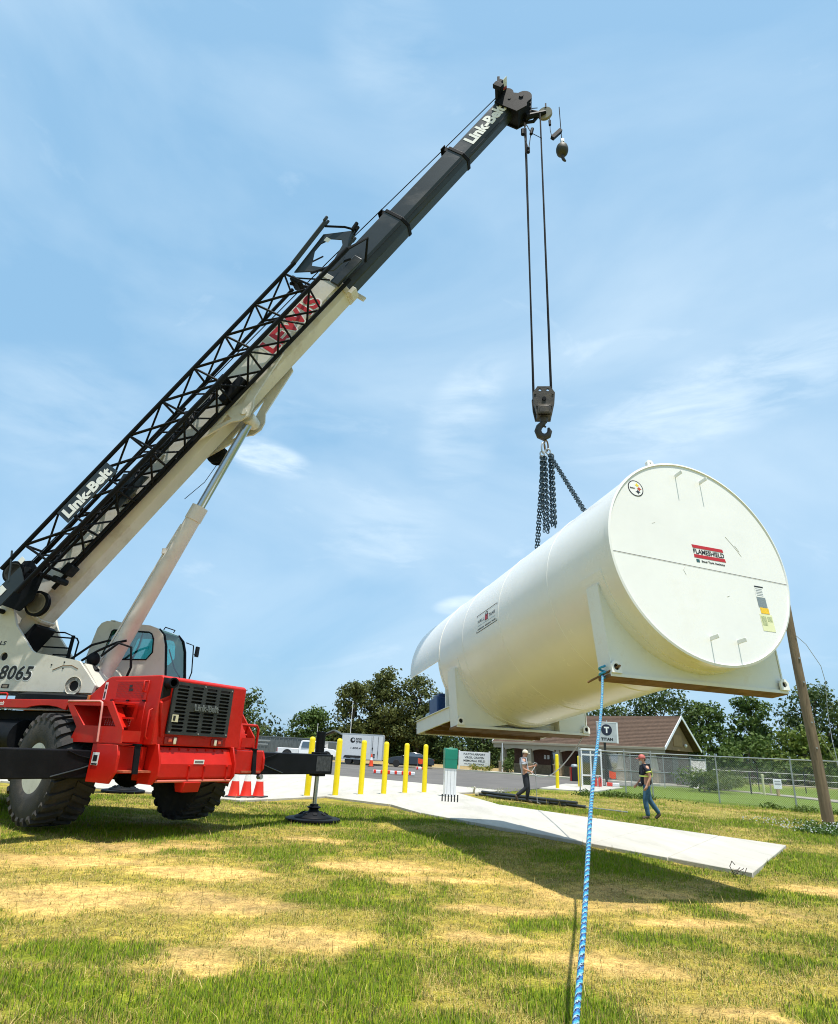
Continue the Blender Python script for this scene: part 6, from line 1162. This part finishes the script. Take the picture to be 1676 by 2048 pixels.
tree(-2.0, 101.0, 7.0, 10.35, 'dark low tree filling the gap under the tallest tree', DARK, .03, 18, 5000, GT)
tree(10.5, 92.0, 7.0, 9.11, 'dark tree behind the airport sign', DARK, .05, 19, 5000, GT)
tree(15.5, 90.0, 7.6, 9.66, 'dark tree behind the left part of the shingled roof', DARK, .05, 20, 4600, GR)
tree(22.0, 90.0, 8.6, 10.35, 'dark tree seen under the tank above the shingled roof', DARK, .05, 21, 5000, GR)
tree(27.5, 90.0, 9.2, 8.5, 'dark tree rising over the right end of the roof ridge', DARK, .1, 22, 5600, GR)
tree(33.5, 87.0, 11.2, 9.5, 'large dark tree right of the roof gable', DARK, .1, 23, 7600, GR)
tree(39.2, 86.0, 9.6, 7.0, 'dark tree between the gable tree and the round topped tree', MID, .15, 24, 6200, GF)
tree(44.4, 85.0, 10.6, 6.0, 'round topped open tree left of the utility pole', MID, .3, 25, 5200, GF)
tree(52.2, 84.0, 12.2, 10.2, 'big spreading tree behind the utility pole', DARK, .15, 26, 8200, GF)
tree(58.5, 84.0, 10.8, 10.49, 'dark tree cut by the right edge of the picture', DARK, .1, 27, 6000, GF)
tree(47.0, 79.0, 6.2, 8.56, 'low bright green bush in front of the round topped tree', BRIGHT, .05, 28, 4200, GF)
tree(40.5, 79.0, 5.4, 8.28, 'low bush in front of the dark trees right of the gable', MID, .05, 29, 4000, GF)
tree(54.0, 78.0, 4.8, 9.66, 'low bush under the big spreading tree', MID, .05, 30, 4000, GF)
# far wood line: one mass
lob = [(x, 165 + 6 * math.sin(x), 2.2 + 1.2 * math.sin(x * .31) + 1.0 * math.sin(x * .83), 4.5, 3, 3.4 + 1.0 * math.sin(x * .47)) for x in np.arange(-120, 130, 3.4)]
o = link('distant_wood', foliage(lob, 26000, .9, ((.025, .045, .02), (.055, .08, .03)), 5), M_LEAF, None, None); o['kind'] = 'stuff'; o['label'] = 'far line of dark woods along the horizon'; o['category'] = 'woods'
lob = [(x, 101 + 2 * math.sin(x * 1.3), 1.3, 2.6, 2, 2.2 + .5 * math.sin(x * .9)) for x in np.arange(-16, 66, 2.2)]
o = link('undergrowth', foliage(lob, 22000, .5, DARK, 6), M_LEAF, None, None); o['kind'] = 'stuff'; o['label'] = 'dark undergrowth closing the gaps under the trees'; o['category'] = 'undergrowth'
# weeds along the fence and clover by the pole
def weeds(name, spots, n, size, cols, label, flowers=0):
    me = foliage(spots, n, size, cols, 9); o = link(name, me, M_LEAF, None, None); o['kind'] = 'stuff'; o['label'] = label; o['category'] = 'weeds'
sp = [(8.2 + 1.05 * k + random.uniform(-.3, .3), 31.9 - .1 * k - max(0, k - 4) * .72 + random.uniform(-.35, .35), .05, .62, .5, .22) for k in range(13)]
weeds('fence_weeds', sp, 9000, .085, ((.05, .10, .015), (.12, .17, .03)), 'leafy weeds growing along the foot of the chain link fence')
sp = [(12.0 + random.uniform(-1.6, 2.4), 19.4 + random.uniform(-1.7, 2.3), .04, .55, .5, .14) for k in range(22)]
weeds('clover', sp, 12000, .06, ((.045, .10, .018), (.11, .17, .035)), 'patch of clover around the foot of the utility pole')
c = np.array([(12.0 + random.uniform(-1.7, 2.4), 19.4 + random.uniform(-1.8, 2.4), random.uniform(.10, .19)) for _ in range(260)]); mb = MB()
for p in c: mb.box(p, (.022, .022, .02))
o = mb.build('clover_flowers', M_WHITE, None, None); o['kind'] = 'stuff'; o['label'] = 'small white clover flowers around the utility pole'; o['category'] = 'flowers'
def shrub(x, y, w, h, label, cols, seed, n=1500, leaf=.12):
    t = thing('shrub', label, 'shrub', at(x, y, 0)); lo = [(random.uniform(-.35, .35) * w, random.uniform(-.3, .3) * w, h * random.uniform(.3, .65), w * .28, w * .28, h * .34) for _ in range(8)]
    MB().tube([(0, 0, 0), (.03, 0, h * .5)], .03, 5).build('stem', M_BARK, t); link('foliage', foliage(lo, n, leaf, cols, seed), M_LEAF, t, None)
shrub(7.4, 65.2, 2.2, .85, 'yellow green shrub at the foot of the airport sign', ((.16, .17, .02), (.34, .33, .05)), 41)
shrub(9.3, 61.6, 1.0, 1.5, 'small leafy shrub by the left porch column', MID, 42, 900)
shrub(19.6, 44.6, 4.2, 1.9, 'rounded bright green bush behind the fence beside the enclosure', BRIGHT, 43, 4200, .16)
shrub(24.0, 50.5, 5.0, 1.3, 'low green bush along the old path', BRIGHT, 44, 3600, .16)

# ------------------------------------------------------------------ people
def skinmesh(name, chains, m, parent, sub=2):
    """one continuous surface grown over connected joints: chains of (point, radius); points that coincide are shared"""
    V, E, Rr, key = [], [], [], {}
    for ch in chains:
        prev = None
        for p, r in ch:
            k = tuple(round(c, 3) for c in p)
            if k not in key: key[k] = len(V); V.append(p); Rr.append(r)
            i = key[k]
            if prev is not None and prev != i: E.append((prev, i))
            prev = i
    me = bpy.data.meshes.new(name); me.from_pydata(V, E, []); o = bpy.data.objects.new(name, me); COL.objects.link(o)
    o.modifiers.new('skin', 'SKIN')
    if not me.skin_vertices:
        bm = bmesh.new(); bm.from_mesh(me); bm.verts.layers.skin.verify(); bm.to_mesh(me); bm.free()
    for i, sv in enumerate(me.skin_vertices[0].data): r = Rr[i]; sv.radius = (r, r) if not isinstance(r, tuple) else r; sv.use_root = (i == 0)
    s = o.modifiers.new('sub', 'SUBSURF'); s.levels = sub; s.render_levels = sub; o.modifiers['skin'].use_smooth_shade = True
    dg = bpy.context.evaluated_depsgraph_get(); ev = o.evaluated_get(dg); mesh = bpy.data.meshes.new_from_object(ev); bpy.data.objects.remove(o)
    return link(name, mesh, m, parent, 60)
def lerp(a, b, t): return tuple(a[i] + (b[i] - a[i]) * t for i in range(3))
def hand(w, dirv, side, curl):
    """palm and five fingers, rooted at the wrist"""
    w = Vector(w); f = Vector(dirv).normalized(); s = Vector(side).normalized(); c = f.cross(s).normalized() * curl; palm = w + f * .075; ch = [[(tuple(w), .026), (tuple(w + f * .03), .030), (tuple(palm), .034)]]
    for k, (o, l) in enumerate(((-.030, .070), (-.010, .080), (.010, .076), (.030, .060))):
        p = palm + s * o; ch.append([(tuple(palm), .034), (tuple(p + f * .025), .010), (tuple(p + f * (.025 + l * .45) + c * .022), .0095), (tuple(p + f * (.025 + l * .62) + c * .055), .0085)])
    t = w + f * .03 - s * .03; ch.append([(tuple(w + f * .03), .030), (tuple(t), .012), (tuple(t + f * .035 - s * .02 + c * .015), .011), (tuple(t + f * .06 - s * .02 + c * .04), .009)])
    return ch
def person(label, M, J_, shirt, trousers, cap, sleeve=.55, hair=None, beard=None, belly=1.0, vest=False):
    p = thing('person', label, 'person', M)
    j = J_; nk, ch, pv = j['neck'], j['chest'], j['pelvis']; hd_ = j['head']; sp_ = lerp(pv, ch, .5)
    hf = Vector(j['face']).normalized()
    up_ = (Vector(hd_) - Vector(nk)).normalized()
    H = lambda a, b: tuple(Vector(hd_) + up_ * a + hf * b)
    body = [[(pv, (.145, .11)), (sp_, (.13 * belly, .105 * belly)), (ch, (.155, .115)), (nk, (.058, .058)), (H(-.10, .0), (.060, .062)), (H(-.06, .012), (.070, .080)), (H(.0, .0), (.076, .094)), (H(.06, -.005), (.072, .086)), (H(.105, -.008), (.045, .052))]]
    legs, arms = [], []
    for s in ('l', 'r'):
        hp_, kn, an, to = j['hip_' + s], j['knee_' + s], j['ankle_' + s], j['toe_' + s]; leg = [(pv, (.145, .11)), (hp_, .088), (lerp(hp_, kn, .5), .078), (kn, .060), (lerp(kn, an, .35), .058), (an, .042)]
        legs.append(leg); body.append(leg + [(lerp(an, to, .5), .042), (to, .034)])
        sh, el, wr_ = j['sho_' + s], j['elb_' + s], j['wri_' + s]; arm = [(ch, (.155, .115)), (sh, .060), (lerp(sh, el, .5), .050), (el, .041), (lerp(el, wr_, .35), .040), (wr_, .027)]
        arms.append(arm); body.append(arm); body += hand(wr_, Vector(wr_) - Vector(el), j['palm_' + s], j.get('curl_' + s, 1))
    skinmesh('body', body, M_SKIN, p)
    t_ = []
    for leg in legs: t_.append([(leg[0][0], (.165, .130))] + [(q, r + .022) for q, r in leg[1:5]] + [(lerp(leg[4][0], leg[5][0], .6), .068), (leg[5][0], .066)])
    skinmesh('trousers', [[(tuple(Vector(pv) + Vector((0, 0, .07))), (.160, .125)), (pv, (.165, .130))]] + t_, trousers, p)
    s_ = [[(tuple(Vector(pv) + Vector((0, 0, -.07))), (.172, .14)), (tuple(Vector(pv) + Vector((0, 0, .10))), (.165 * belly, .138 * belly)), (sp_, (.155 * belly, .132 * belly)), (ch, (.172, .135)), (lerp(ch, nk, .72), (.088, .082))]]
    yk = lerp(ch, nk, .72)
    for arm in arms: s_.append([(yk, (.088, .082)), (lerp(yk, arm[1][0], .55), .095), (arm[1][0], .100)])
    for arm in arms: e = lerp(arm[1][0], arm[3][0], sleeve); s_.append([(ch, (.172, .135)), (arm[1][0], .100), (lerp(arm[1][0], e, .6), .090), (e, .084)])
    skinmesh('shirt', s_, shirt, p)
    for s in ('l', 'r'):
        an, to = Vector(j['ankle_' + s]), Vector(j['toe_' + s]); d = (to - an); skinmesh('boot', [[(tuple(an + Vector((0, 0, .05))), .056), (tuple(an), .055), (tuple(an + d * .45), .052), (tuple(to), .046), (tuple(to + d * .12), .03)], [(tuple(an), .055), (tuple(an - d * .22 + Vector((0, 0, -.02))), .048)]], M_BOOT, p)
    hm = Matrix.Translation(H(.035, -.005)) @ Matrix.Rotation(math.atan2(hf.y, hf.x), 4, 'Z') @ Matrix.Rotation(-math.asin(max(-1, min(1, hf.z))), 4, 'Y')
    MB(hm).lathe([(.103, -.005), (.106, .015), (.100, .05), (.080, .085), (.045, .105), (.012, .112)], n=18).build('cap', cap, p, 60)
    MB(hm).add([(.07, -.085, .004), (.07, .085, .004), (.15, .07, -.004), (.185, .03, -.012), (.185, -.03, -.012), (.15, -.07, -.004), (.07, -.085, .014), (.07, .085, .014), (.15, .07, .006), (.185, .03, -.002), (.185, -.03, -.002), (.15, -.07, .006)], [(0, 1, 2, 3, 4, 5), (11, 10, 9, 8, 7, 6), (0, 6, 7, 1), (1, 7, 8, 2), (2, 8, 9, 3), (3, 9, 10, 4), (4, 10, 11, 5), (5, 11, 6, 0)]).build('cap_brim', cap, p)
    MB(hm).ball((.098, 0, -.055), (.022, .016, .022), 8, 6).build('nose', M_SKIN, p, 60)
    for y in (-.033, .033): MB(hm).ball((.088, y, -.030), (.010, .014, .008), 8, 5).build('eye', M_BLKDEC, p, 60); 
    for y in (-.082, .082): MB(hm).ball((-.005, y, -.045), (.022, .012, .034), 8, 6).build('ear', M_SKIN, p, 60)
    MB(hm).box((.088, 0, -.098), (.012, .05, .010)).build('mouth', mat('lip', (.30, .11, .09), .6), p)
    if hair: MB(hm).ball((-.032, 0, -.03), (.078, .086, .075), 12, 8).build('hair', hair, p, 60)
    if beard: MB(hm).ball((.055, 0, -.115), (.055, .060, .065), 12, 8).ball((.06, 0, -.16), (.04, .042, .06), 10, 7).build('beard', beard, p, 60)
    return p
# man in grey t-shirt, walking to the right, hands on the grey tag line
J1 = dict(pelvis=(.0, 0, .95), chest=(-.06, 0, 1.36), neck=(-.05, 0, 1.50), head=(-.01, 0, 1.64), face=(.93, -.35, -.08),
          hip_l=(.02, .10, .92), knee_l=(.10, .11, .50), ankle_l=(.05, .11, .085), toe_l=(.21, .12, .04), hip_r=(-.02, -.10, .92), knee_r=(.02, -.11, .50), ankle_r=(-.33, -.11, .23), toe_r=(-.29, -.12, .07),
          sho_l=(-.06, .19, 1.42), elb_l=(.04, .24, 1.15), wri_l=(.30, .16, 1.24), palm_l=(0, 0, 1), sho_r=(-.06, -.19, 1.42), elb_r=(-.08, -.25, 1.13), wri_r=(.17, -.14, 1.05), palm_r=(0, 0, 1), curl_l=1, curl_r=-1)
P1m = at(4.35, 24.55, .01, rad(-8))
person('man in grey t-shirt and dark jeans walking with a rope in his hands', P1m, J1, M_TSHIRT, M_DJEANS, mat('cap_tan', (.62, .55, .42), .8, 0, .2, 20), .62, M_HAIR)
# bearded man in a navy hi-vis shirt, striding to the left
J2 = dict(pelvis=(.0, 0, .96), chest=(.01, 0, 1.37), neck=(.03, 0, 1.51), head=(.07, 0, 1.645), face=(1, .10, -.08),
          hip_l=(0, .10, .93), knee_l=(.09, .10, .50), ankle_l=(.03, .10, .085), toe_l=(.19, .10, .04), hip_r=(-.01, -.10, .93), knee_r=(-.09, -.10, .52), ankle_r=(-.36, -.11, .16), toe_r=(-.24, -.11, .045),
          sho_l=(.0, .20, 1.43), elb_l=(-.06, .25, 1.15), wri_l=(.06, .26, .92), palm_l=(1, 0, 0), sho_r=(0, -.20, 1.43), elb_r=(.02, -.27, 1.16), wri_r=(.20, -.22, .96), palm_r=(0, 0, 1), curl_l=1, curl_r=1)
P2m = at(7.22, 20.35, .01, rad(176))
p2 = person('bearded man in navy hi-vis shirt and red cap striding across the lawn', P2m, J2, M_NAVY, M_JEANS, mat('cap_red', (.45, .12, .10), .8, 0, .35, 14), .55, M_HAIR, M_BEARD, 1.1)
def band(z0, z1, rx, ry, cx=0.0):
    return MB().lathe([(1, 0), (1, 1)], n=24, cap=False, M=Matrix.Translation((cx, 0, z0)) @ Matrix.Diagonal((rx, ry, z1 - z0, 1)))
o = band(1.16, 1.20, .172, .188, .005).build('hivis_band', M_HIVIS, p2, 60)
for s in (-1, 1): MB().tube([(-.165, s * .09, 1.18), (-.155, s * .10, 1.34), (-.10, s * .11, 1.475)], .014, 6).build('hivis_brace', M_HIVIS, p2, 60); MB().lathe([(.079, -.016), (.079, .016)], (J2['sho_' + 'lr'[s < 0]][0] * .55 + J2['elb_' + 'lr'[s < 0]][0] * .45, s * .225, 1.30), Vector(J2['elb_' + 'lr'[s < 0]]) - Vector(J2['sho_' + 'lr'[s < 0]]), 14, cap=False).build('sleeve_band', M_HIVIS, p2, 60)
MB().bb(.10, .20, -.16, -.06, .88, .98).bb(.14, .2, -.02, .1, .90, .97).build('tool_pouch', M_BLKDEC, p2, bevel=.015)
# grey tag line from the far saddle to the walking man
tl_a = W_T(1.42, 5.5, -1.60); h1 = P1m @ Vector((.20, -.14, 1.03)); h0 = P1m @ Vector((.36, .15, 1.24))
pts = [tl_a.lerp(h1, k / 24) + Vector((0, 0, -.9 * 4 * (k / 24) * (1 - k / 24) * .45)) for k in range(25)]
pts += [h1.lerp(h0, .5) + Vector((.03, 0, .03)), h0] + [h0 + Vector((.08 * math.sin(a), .02 * a / 6, .06 - .06 * math.cos(a))) for a in (1, 2.2, 3.4, 4.6, 5.8)] + [h0 + Vector((.02, .02, -.35)), h0 + Vector((.04, .02, -.8)), h0 + Vector((.05, -.02, -1.2)), h0 + Vector((.12, -.2, -1.22))]
tag(MB().tube(pts, .013, 6).build('tag_line', mat('grey_rope', (.34, .35, .35), .7, 0, .3, 60), None, 60), 'thin grey rope sagging from the far end of the tank to the walking man', 'rope')
